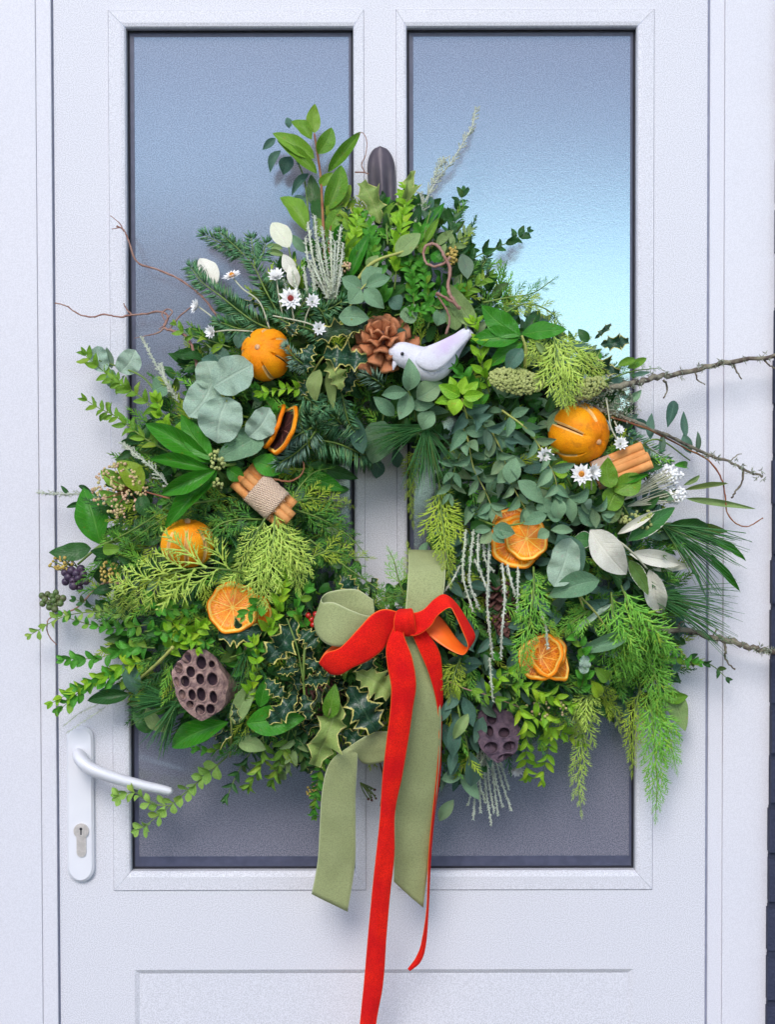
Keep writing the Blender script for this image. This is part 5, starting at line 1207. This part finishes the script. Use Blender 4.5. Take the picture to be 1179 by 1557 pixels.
leaves('grey_leaf_sprig', 'narrow folded grey leaves below the straight yellow stem', [(880,990,14),(900,975,24)], [(878,992,965,960,24,30,26,'euc'),(872,962,930,918,9,28,26,'dollar'),(918,994,956,993,10,26,22,'dollar')], 'euc')
leaves('ivy_sprig', 'angular green leaves just under the right cinnamon bundle', [(960,790,8),(935,745,26)], [(930,742,925,695,30,36,40,'bay'),(935,748,975,720,36,34,30,'bay'),(925,775,950,738,36,26,26,'bay'),(905,750,885,720,22,20,18,'bay'),(915,790,948,768,28,18,18,'dark'),(905,800,880,770,26,14,12,'euc'),(930,735,990,720,10,36,28,'lance')], 'bay')
leaves('lime_rosette', 'small lime leaves behind the yellow-centred daisy', [(870,740,8),(862,726,20)], [(866,712,845,706,14,26,26),(864,722,842,716,14,26,26),(880,735,905,738,15,26,26),(858,735,846,750,14,20,18)], 'boxlime')
# daisies
G['petal'] = plain('white_papery_petal', (.86,.86,.84), (.80,.79,.76), 200, .7)
G['discorange'] = plain('orange_flower_centre', (.72,.30,.02), (.5,.17,.02), 300, .8, bs_=1)
G['discred'] = plain('dark_red_flower_centre', (.32,.03,.02), (.2,.02,.02), 300, .8, bs_=1)
G['strawstem'] = plain('pale_dry_stem', (.5,.5,.36), (.42,.42,.28), 90, .8)
def daisy(label, x, y, off, r, centre, nrm=(0,-1,.2), stem=None, closed=False, sp=0):
    c = Q(x, y, off); n = Vector(nrm).normalized(); u = n.orthogonal().normalized(); w = n.cross(u)
    t = thing('white_daisy', label, 'flower', c, 'papery white everlasting daisies')
    if stem:
        mb = MB(); mb.tube(cat_rom([c-n*.002]+[Q(*s) for s in stem], 6), 1.2*MM, 6); mb.build('stem', G['strawstem'], t)
    mb = MB()
    for ring, (L, el, k_) in enumerate(((1.0,.15,11),(.82,.4,11),(.6,.8,9)) if not closed else ((.9,.5,10),(.8,.8,10),(.65,1.1,9),(.4,1.3,6))):
        for k in range(k_):
            a_ = 6.283*(k+.5*ring)/k_+rnd(.08); rd = u*math.cos(a_)+w*math.sin(a_); d = (rd*math.cos(el)+n*math.sin(el)); tt = n.cross(rd)
            Lr = L*r*MM*random.uniform(.9, 1.1); W_ = Lr*.36; b = c+rd*r*MM*.12
            v = [b-tt*W_*.35, b+tt*W_*.35, b+d*Lr*.55+tt*W_*.6, b+d*Lr*.55-tt*W_*.6, b+d*Lr*.55-n*W_*.15, b+d*Lr+rd*.0003]
            mb.add(v, [(0,1,4),(1,2,4),(0,4,3),(3,4,5),(4,2,5)])
    mb.build('petals', G['petal'], t)
    if centre:
        mb = MB(); mb.ball(c+n*.0018, r*MM*.30, 0, 12, 8)
        for k in range(40): needle(mb, c+n*.002+Vector((rnd(), rnd(), rnd()))*r*MM*.18, n+Vector((rnd(), rnd(), rnd()))*.5, r*MM*.25, .0003)
        mb.build('flower_centre', G[centre], t)
daisy('white daisy with dark red centre among the fir at upper left', 442, 454, 44, 16, 'discred', (0,-1,.15), [(446,480,30),(450,500,14)])
daisy('white daisy facing up, highest of the group over the fir', 420, 421, 38, 15, None, (-.1,-.8,.6), [(424,450,26),(430,480,12)], True)
daisy('small starry white daisy right of the one with the dark red centre', 475, 459, 40, 13, None, (.2,-.9,.3), [(466,480,28),(462,502,14)], True)
daisy('small starry white daisy above the variegated holly', 485, 500, 40, 12, None, (.1,-1,.1), [(470,492,34),(440,485,26),(415,480,18)], True)
daisy('white daisy with orange centre seen from the side over the left fir', 353, 420, 30, 14, 'discorange', (-.3,-.5,.85), [(370,440,26),(395,460,24),(410,500,18)])
daisy('small white daisy left of the slit orange on a thin pale stem', 322, 505, 30, 12, None, (-.6,-.8,0), [(350,502,30),(385,504,24)], True)
daisy('ragged white daisy at the left end of the lower fir sprig', 300, 466, 18, 14, None, (-.8,-.5,.2), [(320,480,16),(340,500,10)], True)
daisy('white daisy with golden centre below the largest orange', 885, 721, 48, 15, 'discorange', (-.1,-1,.1), [(890,745,30)])
daisy('white daisy just right of the golden-centred one', 902, 718, 44, 15, None, (.5,-.8,.1), [(900,745,28)], True)
daisy('white daisy at the lower left of the largest orange', 829, 693, 60, 14, None, (.1,-1,.1), [(832,720,34)], True)
daisy('white daisy above the right cinnamon bundle on a pale hooked stem', 944, 675, 34, 13, None, (.1,-1,.3), [(930,650,30),(925,620,26),(922,605,16)], True)
daisy('small white bud between the pale stems above the right cinnamon bundle', 942, 654, 30, 9, None, (.2,-1,.4), [(935,640,26)], True)
umbel('straw_flower', 'fluffy cream straw flower on pale stems at the right edge', 1018, 722, 22, 15, 22, 120, 2.2, 'petal', 'strawstem', 14, cat='flower', base=(950,760,10))
umbel('straw_flower', 'lower fluffy cream straw flower at the right edge', 1028, 752, 17, 14, 22, 90, 2.2, 'petal', 'strawstem', 12, cat='flower', base=(955,770,8))
leaves('grass_blades', 'three thin lime blades pointing right over the door gap', [(1000,760,5),(1030,745,12)], [(1040,738,1066,722,8,14,12,'olive'),(1042,745,1110,734,9,12,10,'olive'),(1044,758,1150,774,11,14,10,'olive')], 'olive')
umbel('flower_buds', 'tiny lime buds under the straw flowers', 970, 790, 30, 16, 20, 60, 2.6, 'budolive', rays=12)
leaves('felted_sprig', 'white felted leaf group with green backs at the right rim', [(900,830,4),(935,822,22),(960,838,30),(985,865,28)], [
 (898,806,956,874,48,38,36),(958,842,1038,858,26,34,30),(985,862,1052,862,18,24,20),(988,866,1009,935,34,32,34),(956,822,1029,770,28,34,28,'feltgreen'),(940,812,1000,775,14,24,24),(958,852,986,905,22,28,26,'feltgreen'),(990,858,1034,892,24,14,12,'feltgreen'),(900,822,872,820,26,18,16,'feltgreen')], 'felt', stem='strawstem', r=2.4)
leaves('eucalyptus_sprig', 'thin grey leaves standing behind the lower bare branch at right', [(960,690,0),(1000,668,4),(1050,700,4)], [(990,668,992,628,14,4,0),(1016,650,1026,606,18,4,0),(1044,665,1040,625,13,4,0),(985,700,980,672,14,2,0),(1040,660,1052,690,18,2,0),(1060,690,1062,655,9,2,0),(1005,690,1008,660,12,0,0)], 'eucdark')
tuft('pine_tuft', 'long pine needles fanning to the right edge behind the felted leaves', (1010,800,0), [(1,.25),(1,.1),(1,.45),(1,.75),(.8,1)], 130, 120, spread=.1, w=.8)
tuft('pine_tuft', 'dark pine needles pointing right below the felted leaves', (990,905,5), [(1,.15),(1,-.05),(1,.35),(1,.6)], 140, 110, spread=.14)
leaves('laurel_sprig', 'dark narrow leaves above the right-hand pine needles', [(985,800,5),(1020,796,10)], [(1015,800,1082,800,20,12,8,'dark'),(1050,805,1108,808,18,8,6,'dark'),(1070,820,1138,852,14,6,4,'lance'),(1075,840,1128,900,13,6,4,'lance'),(1005,690+70,1030,744,10,16,14,'dark')], 'dark')
leaves('small_leaf_sprig', 'single small oval leaf above the straw flowers at right', None, [(1024,708,1048,709,12,14,14,'box'),(960,718,1010,710,14,18,14,'dark')], 'box')
fir('fir_sprig', 'dark fir needles behind the right cinnamon bundle', [[(950,660,0),(985,680,8),(1015,700,6)]], 'fir', 18, gap=2)
# branches at the right
twig('lichened_branch', 'upper lichen-crusted branch reaching the right edge of the picture', [([(880,606,2),(915,594,10),(960,584,14),(1000,573,14),(1050,565,14),(1100,552,14),(1179,541,14),(1230,534,14)],4.6,3.4),([(1010,578,14),(1016,590,16),(1010,605,16)],1.8,1.0),([(1058,564,14),(1062,578,16),(1072,584,16)],1.6,.8),([(1115,550,14),(1120,562,16),(1128,576,16)],1.8,1.0),([(1160,545,14),(1172,556,16),(1185,562,16)],1.6,1.0)], 'lichenbark', 'branch', .5, lich=55)
twig('lichened_branch', 'lower lichened branch slanting down to the right edge', [([(900,618,4),(945,632,12),(985,650,14),(1030,668,14),(1075,690,14),(1110,702,14),(1135,716,14),(1160,723,14)],3.2,1.6),([(1132,716,14),(1128,735,16),(1118,750,16),(1114,757,16)],1.9,1.1),([(1065,684,14),(1078,695,16)],1.6,.8),([(1110,702,14),(1122,692,14),(1128,690,14)],1.0,.5)], 'lichenbark', 'branch', .5, lich=28)
twig('lichened_branch', 'knobbly lichened branch at the lower right edge', [([(940,955,4),(985,957,12),(1040,959,14),(1075,966,14),(1110,975,14),(1140,984,14),(1168,989,14),(1215,995,14)],4.2,4.6),([(1102,972,14),(1105,990,16),(1104,1002,16),(1118,1018,16)],2.2,1.2),([(1085,965,14),(1091,957,14)],1.6,1.0),([(1030,958,14),(1038,945,14),(1052,948,14)],1.6,.9),([(1000,956,12),(998,940,12)],1.8,1.2)], 'lichenbark', 'branch', .6, lich=40)
twig('curly_twig', 'thin dark red twig curving down across the right door gap', [([(930,634,8),(985,652,16),(1040,680,16),(1078,700,16),(1098,728,16),(1104,758,16),(1107,780,16),(1122,797,16),(1140,800,16),(1160,788,16)],1.6,.9)], 'redstem')
mbk = MB(); pp = [(905,600),(925,612),(950,605),(938,622),(960,620),(920,590),(890,612),(948,632)]
tl = thing('lichen_clump', 'crusty grey-green lichen where the right branches leave the wreath', 'lichen', Q(930,610,12))
for (x, y) in pp:
    for k in range(60): needle(mbk, Q(x+rnd(14), y+rnd(9), 10+rnd(9)), Vector((rnd(), rnd(), rnd())), random.uniform(.003, .008), .0009)
mbk.build('lichen', G['lichen'], tl, kind='stuff')
# ------------------------------------------------------------------ right of the opening, hanging things
frond('cedar_frond', 'narrow yellow-green frond hanging at the right edge of the opening', [(634,680,14),(626,710,24),(624,750,24),(628,792,22)], 'cedyel', 20, 12, 30, droop=.2)
frond('cedar_frond', 'yellow cedar frond hanging beside the green ribbon band', [(668,735,10),(672,780,34),(678,830,40),(684,878,36)], 'cedyel', 42, 14, 38, droop=.3)
frond('cedar_spray', 'small green sprigs standing up at the bottom of the opening', [(615,905,10),(606,880,18),(600,855,18),(592,838,14)], 'cedgreen', 22, 8, 40)
frond('cedar_spray', 'bright broad-leaved tip at the bottom right of the opening', [(628,900,8),(624,870,16),(620,832,14)], 'cedyel', 16, 8, 40)
frond('cedar_spray', 'dark conifer spray between the green loop and the band', [(560,925,8),(585,910,22),(615,905,18)], 'ceddark', 24, 8, 40)
silver('silver_twig_bunch', 'whitish scaly twigs hanging in strands right of the red bow', [
 [(709,805,20),(704,870,36),(712,905,38),(720,930,38)],[(721,805,20),(716,850,38),(715,885,38),(728,925,36)],[(728,812,20),(727,840,36),(728,868,36)],[(744,822,22),(743,880,44),(742,930,44),(750,1002,40)],
 [(764,856,20),(768,905,42),(764,960,42),(762,1000,36)],[(772,858,20),(778,885,36),(784,905,36)],[(788,862,24),(788,900,42),(787,930,40)],[(823,930,30),(830,950,44),(833,985,44)],[(700,860,16),(690,880,30),(676,900,28)],[(722,850,24),(735,880,36),(745,905,34)],[(745,1000,30),(748,1040,34),(750,1065,30)],[(736,820,16),(738,850,32),(752,870,30)]], 2.3)
frond('cedar_frond', 'bright green frond hanging below the overlapping orange slices', [(812,862,24),(812,900,48),(805,950,52),(792,1020,50),(788,1050,44)], 'cedgreen', 36, 16, 36, droop=.3)
frond('cedar_frond', 'large green cypress frond filling the lower right side', [(945,890,14),(965,940,40),(985,990,44),(1000,1040,40),(1005,1075,34)], 'cedgreen', 74, 18, 38, droop=.4)
frond('cedar_frond', 'second green cypress frond lying left of the large one at lower right', [(930,900,14),(935,950,34),(945,1000,38),(950,1045,34)], 'cedgreen', 52, 14, 40, droop=.3)
frond('cedar_frond', 'long thin cypress frond hanging lowest at the right, over the door stile', [(985,1030,20),(992,1080,26),(996,1140,24),(1000,1190,20),(998,1236,18)], 'cedgreen', 46, 14, 34, droop=.5)
frond('cedar_frond', 'cypress frond hanging along the right pane edge', [(975,1040,14),(965,1090,20),(963,1135,18),(962,1172,16)], 'cedyel', 30, 11, 36, droop=.4)
frond('cedar_frond', 'cypress frond spreading out over the right stile at lower right', [(985,1050,14),(1005,1090,20),(1020,1130,18),(1028,1165,14)], 'cedgreen', 40, 12, 38, droop=.5)
frond('cedar_frond', 'narrow lime frond hanging over the lower right pane', [(900,1040,16),(893,1090,28),(885,1140,26),(880,1190,22),(884,1232,20)], 'cedlime', 34, 15, 32, droop=.4)
frond('cedar_frond', 'lime frond left of the narrow hanging one, above the young leaves', [(905,1045,18),(880,1080,28),(868,1110,24)], 'cedlime', 34, 10, 38, droop=.3)
frond('cedar_frond', 'yellow-green frond between narrow lime frond and the cypress', [(915,1040,14),(930,1070,24),(942,1105,20)], 'cedyel', 30, 9, 38, droop=.3)
frond('cedar_frond', 'olive cedar spray under the large blue-grey leaf', [(900,925,10),(880,940,24),(855,960,26)], 'cedgreen', 30, 9, 40)
frond('cedar_frond', 'olive cedar spray below the right bow loop', [(700,1000,8),(690,1030,22),(684,1060,20)], 'cedyel', 26, 9, 40)
leaves('bay_sprig', 'broad olive leaf hanging at the lower right rim behind cypress', [(1000,1000,2),(1015,1040,6)], [(1015,1045,1042,1112,34,6,6,'olive'),(1010,1060,1048,1058,20,4,4,'bay')], 'olive')
leafy('box_sprig', 'dark small-leaved sprig under the lower right branch', [(985,1000,4),(1020,1000,14),(1060,1008,12)], 'box', 20, 12, 13)
leafy('box_sprig', 'tiny dark leaves near the lower right branch twig', [(1040,1000,6),(1080,1010,10),(1105,1030,10)], 'dark', 19, 10, 22)
leafy('box_sprig', 'glossy blue-green small leaves right of the browned slices', [(880,1060,8),(890,1020,28),(885,985,28),(868,960,24)], 'box', 24, 14, 13)
leaves('privet_sprig', 'few shiny pointed leaves right of the browned slices', [(905,1060,10),(895,1020,26)], [(905,990,885,975,16,32,30,'euc'),(890,995,888,1025,18,36,36,'dollar'),(925,1000,950,1030,18,24,22,'boxlime'),(925,1035,905,1015,20,28,30,'bay'),(900,1035,915,1060,20,26,24,'boxlime'),(918,1010,925,1042,18,20,20,'eucdark'),(862,975,880,955,20,24,24,'dark')], 'box')
leafy('box_sprig', 'small lime sprig with brown stem left of the purple pod top', [(680,1035,14),(710,1048,26),(745,1058,28),(790,1075,24)], 'bay', 24, 9, 22, 45, 'twig')
leafy('privet_sprig', 'hanging young lime sprig right of the purple pod', [(780,1060,14),(800,1100,30),(800,1150,28),(802,1180,24)], 'boxlime', 26, 11, 18, 45)
leafy('privet_sprig', 'second hanging young lime sprig further right of the purple pod', [(800,1050,14),(835,1090,30),(835,1130,28),(825,1185,22)], 'boxlime', 26, 11, 18, 45)
leafy('privet_sprig', 'bushy lime sprig under the browned orange slices', [(760,1040,14),(800,1045,30),(850,1062,28),(878,1082,24)], 'boxlime', 24, 11, 15, 48)
leafy('privet_sprig', 'short green sprig directly above the purple pod', [(740,1060,10),(760,1030,24),(790,1020,24)], 'boxlime', 24, 11, 15, 48)
leafy('privet_sprig', 'lime sprig crossing between pod and cypress', [(790,1085,14),(830,1100,26),(870,1120,22),(885,1130,18)], 'boxlime', 24, 10, 17, 48)
umbel('flower_buds', 'tiny pinkish buds on the stems under the browned slices', 830, 1078, 34, 18, 24, 34, 2.0, 'budpink', rays=12)
leaves('eucalyptus_sprig', 'dark blue eucalyptus leaves hanging right of the long green tail', [(690,1040,8),(700,1090,22),(712,1140,22),(716,1180,18)], [
 (692,1092,689,1154,22,26,26),(716,1143,718,1198,28,28,26),(700,1050,676,1080,18,18,16),(705,1060,720,1105,20,22,20),(685,1060,668,1100,16,14,12),(712,1085,690,1125,18,28,28,'olive'),(676,1100,682,1140,18,12,10),(735,1090,722,1130,22,18,16),(672,1185,705,1180,20,18,18,'euc'),(700,1178,728,1216,22,20,20,'euc'),(690,1216,668,1250,20,12,10,'euc'),(700,1160,680,1180,12,16,16)], 'eucdark')
silver('silver_twig_bunch', 'fan of whitish twigs hanging below the purple pod', [[(728,1140,0),(724,1190,14),(720,1246,12)],[(732,1140,0),(730,1190,16),(731,1236,14)],[(736,1140,0),(738,1190,18),(748,1256,14)],[(740,1140,0),(744,1190,18),(752,1236,14)],[(746,1140,0),(754,1185,18),(765,1228,14)],[(750,1140,0),(762,1185,16),(778,1232,12)],[(754,1140,0),(766,1175,14),(774,1200,12)],[(734,1150,4),(728,1180,18),(738,1220,16)],[(744,1150,4),(750,1180,20),(758,1240,16)],[(726,1160,0),(718,1200,10),(712,1225,8)]], 1.9)
daisy('pale flower head tucked below the purple pod', 785, 1168, 10, 17, None, (.1,-.6,-.8), None, True)
# ------------------------------------------------------------------ bottom: holly and glossy leaves
leaves('holly_sprig', 'variegated holly leaves with cream edge below the red loop', [(466,960,10),(462,1010,26),(463,1056,30),(470,1090,26)], [
 (451,1057,404,1099,36,36,38),(499,1032,462,1037,26,38,38),(463,1056,469,1096,26,36,38),(432,1058,405,1032,28,30,30),(464,1004,492,1026,24,34,30),(455,1016,420,1022,16,32,30),(450,1000,436,1012,22,28,26),(404,1004,450,940,50,26,24),(398,960,330,965,50,14,12),(480,985,455,960,36,24,22),(440,985,412,1000,22,24,24)], 'holly', stem='greenstem', r=2.6)
leaves('holly_sprig', 'pale yellow-green upturned holly leaves left of the green tail', [(520,1075,10),(505,1090,28)], [(516,1068,476,1166,54,44,40,'hollypale'),(594,1056,542,1024,52,30,36,'hollypale'),(500,1092,510,1040,26,40,42,'bay'),(530,1020,500,1012,28,32,30,'hollypale')], 'hollypale', stem='greenstem')
leaves('holly_sprig', 'large dark green holly leaf between the pale one and the red tail', [(585,1120,8),(570,1105,20)], [(572,1112,531,1044,60,26,30),(562,1040,552,990,40,18,16),(596,1000,570,975,30,14,12),(505,960,488,925,36,6,4),(545,905,520,870,30,4,2),(525,1110,560,1140,36,14,12)], 'holly')
leaves('laurel_sprig', 'large glossy laurel leaves below the brown seed pod', [(350,1150,8),(352,1110,28),(350,1085,30)], [
 (347,1098,257,1138,38,40,34),(375,1100,464,1092,46,34,34),(355,1100,392,1030,28,36,34,'olive'),(362,1128,405,1140,26,26,24,'olive'),(222,1076,260,1114,24,12,12,'olive'),(232,1112,200,1084,24,6,4,'dark'),(395,1075,405,1030,22,26,26,'lance'),(335,1095,300,1100,20,20,18,'dark'),(362,1100,355,1070,16,44,44,'holly'),(355,1110,330,1128,26,34,34,'holly')], 'lance', stem='yellowstem')
leaves('laurel_sprig', 'grey-green drooping leaves left of the brown seed pod', [(235,1030,6),(205,1058,16)], [(196,1056,131,1066,24,18,14,'dark'),(207,1056,188,1000,28,18,18,'eucdark'),(205,1060,230,1060,14,18,18,'boxlime'),(190,1045,150,1050,16,12,10,'eucdark')], 'dark', stem='yellowstem')
twig('bare_stem', 'thick yellow cut stem beside the brown seed pod', [([(214,1031,30),(240,1008,34),(262,985,34)],2.6,2.4)], 'yellowstem', rough=0)
tuft('pine_tuft', 'pine needles radiating left and down behind the brown seed pod', (268,1068,12), [(-1,-.4),(-1,0),(-1,-.15),(-1,.3),(-.7,.9),(-.2,1),(-1,-.7),(-.4,1)], 78, 190, spread=.14, w=.7)
tuft('pine_tuft', 'shorter pine needles between brown pod and holly', (375,985,8), [(.3,1),(-.3,1),(.6,.8),(1,.2)], 60, 60, spread=.2)
# box-like sprigs at the lower left
leafy('box_sprig', 'leafy green sprig reaching left under the lime frond', [(235,985,8),(195,985,24),(150,1000,22),(98,1002,18)], 'box', 25, 14, 13)
leafy('box_sprig', 'bright leafy sprig in the middle of the lower left rim', [(230,1000,8),(185,1015,22),(140,1035,22),(80,1068,16)], 'boxlime', 24, 13, 14)
leafy('box_sprig', 'leafy sprig forming the lowest left rim tip', [(215,1030,8),(170,1030,20),(130,1045,20),(92,1078,14)], 'box', 25, 14, 13)
leafy('box_sprig', 'trailing fine sprig at the far left tip of the wreath', [(215,935,6),(150,930,14),(95,938,14),(48,964,12)], 'pale', 20, 10, 17)
leafy('box_sprig', 'dark fine sprig just above the trailing far left tip', [(210,925,6),(160,925,12),(115,912,12)], 'dark', 18, 11, 14)
leafy('box_sprig', 'fine green sprig between ivy berries and lime frond', [(225,950,8),(170,955,16),(120,945,14),(95,935,12)], 'box', 18, 11, 14)
leafy('box_sprig', 'box sprig above the brown seed pod, pointing right', [(250,990,14),(290,965,30),(310,950,34)], 'boxlime', 26, 15, 12)
leafy('box_sprig', 'box sprig over the rim of the brown seed pod', [(245,940,10),(285,955,28),(300,985,44)], 'boxlime', 24, 13, 13)
leafy('box_sprig', 'box sprig filling under the golden orange', [(215,900,8),(250,925,24),(290,925,26)], 'box', 24, 13, 12)
leafy('box_sprig', 'box sprig left below the bright orange slices', [(220,960,8),(255,960,22),(315,975,26)], 'box', 24, 13, 12)
leafy('box_sprig', 'box sprig right of the bright orange slices under the hanging cedar', [(400,970,10),(420,930,26),(430,890,26),(440,870,24)], 'boxlime', 22, 13, 12)
leafy('box_sprig', 'box sprig beside the holly, right of the brown seed pod', [(365,1080,10),(385,1040,28),(392,1000,30),(385,975,28)], 'boxlime', 22, 11, 14)
leafy('box_sprig', 'small leaves lying over the bright orange slices', [(400,915,30),(385,925,44),(372,935,46)], 'box', 22, 12, 12)
leafy('box_sprig', 'box sprig between the bright slices and green ribbon loop', [(470,960,6),(450,925,20),(468,895,20)], 'box', 22, 12, 12)
leafy('box_sprig', 'box sprig just left of the lower holly', [(350,1000,6),(400,985,18),(440,1000,18)], 'box', 20, 11, 13)
leafy('hanging_sprig', 'pale round-leaved sprig hanging down in front of the door handle', [(345,1150,10),(331,1163,20),(285,1202,26),(242,1239,26),(211,1262,24)], 'pale', 22, 15, 15, 60, 'greenstem', 1.5)
leafy('hanging_sprig', 'short pale side sprig pointing up left beside the handle tip', [(262,1225,24),(230,1222,24),(205,1205,22),(180,1210,22)], 'pale', 22, 14, 14, 55)
leafy('hanging_sprig', 'thin dark sprig hanging over the left pane below the laurel', [(400,1120,8),(370,1160,18),(352,1195,16),(346,1212,14)], 'dark', 24, 9, 18, 45)
leafy('hanging_sprig', 'drooping green sprig under the right laurel leaf', [(400,1120,10),(400,1155,20),(378,1195,16)], 'bay', 28, 10, 16, 40)
leafy('hanging_sprig', 'drooping sprig left of the pale upturned holly', [(440,1110,8),(430,1145,18),(415,1190,14)], 'bay', 26, 9, 15, 40)
leafy('hanging_sprig', 'drooping lime sprig under the pale upturned holly', [(450,1110,8),(445,1150,18),(425,1175,16)], 'olive', 28, 10, 16, 40)
leafy('hanging_sprig', 'small sprig with buds hanging at the left edge of the green tail', [(500,1140,4),(485,1180,14),(478,1240,10)], 'box', 18, 9, 10, 50)
umbel('flower_buds', 'yellow bud cluster at the left edge of the hanging green tail', 478, 1202, 12, 14, 14, 40, 2.2, 'budyellow', rays=8)
leafy('box_sprig', 'dark sprig at the bottom edge between laurel and holly', [(360,1110,2),(330,1140,12),(300,1140,10)], 'box', 20, 10, 13)
leafy('box_sprig', 'dark green sprig along the bottom rim left of the green tail', [(440,1100,2),(455,1135,12),(468,1165,10)], 'dark', 22, 12, 12)
umbel('flower_buds', 'sprinkle of tiny brown seed heads between the two tails', 566, 1208, 9, 11, 12, 9, 2.0, 'conedark', rays=9, cat='seed head', base=(548,1190,4))
twig('bare_stem', 'short brown curved twig hanging behind the red tail', [([(572,1140,0),(578,1160,4),(584,1190,6),(579,1225,6)],1.8,1.2)], 'bark')
silver('heather_spire', 'faint dry grass tips under the lower left rim', [[(150,1070,4),(120,1085,8),(95,1105,8)],[(160,1075,4),(130,1095,8),(100,1115,8)]], .6, side=7)
t = thing('berry_cluster', 'bright red berries half hidden behind the green ribbon loop', 'berries', Q(474,940,6))
for (x, y) in ((474,942),(480,934),(469,936),(476,950)):
    mb = MB(); mb.ball(Q(x, y, 14), 4.6*MM, 0, 12, 8); mb.build('berry', G['redberry'], t)

leafy('box_sprig', 'dark box sprig behind the silvery heather bunch', [(520,470,0),(515,420,4),(500,370,2)], 'box', 24, 13, 11)
leafy('box_sprig', 'dense box sprig above the pale eucalyptus rosette', [(585,470,0),(575,430,14),(572,395,14)], 'box', 26, 14, 10)
leafy('box_sprig', 'box sprig filling between the holly and the narrow folded leaf', [(620,430,0),(632,385,14),(640,350,10)], 'box', 24, 13, 10)
leafy('box_sprig', 'low box sprig behind the base of the curled twig', [(650,500,4),(665,460,12),(700,440,10)], 'box', 22, 12, 10)
leafy('box_sprig', 'box sprig behind the thin dark sprig over the bright pane', [(690,470,0),(715,440,8),(745,420,6)], 'bay', 24, 11, 13)
leaves('bay_sprig', 'pair of broad glossy leaves low behind the heather bunch', [(520,430,0),(525,400,6)], [(520,420,500,372,30,4,2,'lance'),(525,412,548,372,28,8,8,'lance'),(515,440,545,420,26,10,10,'dark')], 'lance')
fir('fir_sprig', 'fir sprig lying between the daisies and the variegated holly', [[(500,520,10),(470,500,20),(440,492,22),(418,480,18)],[(500,500,8),(490,475,16),(478,462,14)]], 'fir', 18)
fir('fir_sprig', 'fir sprig pointing down beside the star-shaped fir tip', [[(470,600,8),(455,625,20),(462,660,22)],[(520,600,8),(530,640,16),(545,665,12)]], 'fir', 18)
tuft('pine_tuft', 'pine needles between the golden orange and the cedar fronds', (345,800,12), [(1,.3),(1,.7),(.6,1),(-.2,1)], 62, 70, spread=.2)
twig('bare_stem', 'pale dry stem crossing the lower holly', [([(436,940,34),(452,985,40),(462,1040,40)],1.3,1.0)], 'greenstem', rough=0)

leaves('bay_sprig', 'second bay-like sprig tucked low behind the tall one', [(505,420,0),(500,370,8),(508,320,10)], [(506,340,522,296,22,8,10,'bay'),(503,360,478,330,24,6,4,'bay'),(505,372,532,338,24,8,8,'lance'),(500,390,470,372,22,4,2,'dark'),(508,325,498,288,18,10,10,'bay'),(503,400,528,380,24,10,10,'bay'),(470,352,452,318,22,2,0,'dark')], 'bay', stem='redstem')
leafy('privet_sprig', 'upright green sprig between the heather bunch and the holly leaves', [(535,400,0),(530,350,10),(528,308,10)], 'bay', 24, 11, 12, 42)
twig('curly_twig', 'hair-thin brown tendril curling up beside the hook', [([(540,262,20),(552,262,22),(560,264,22)],1.2,.9),([(555,262,20),(550,250,22),(556,236,22),(558,215,20),(552,202,18),(545,204,18)],.9,.5)], 'twig', rough=.1)
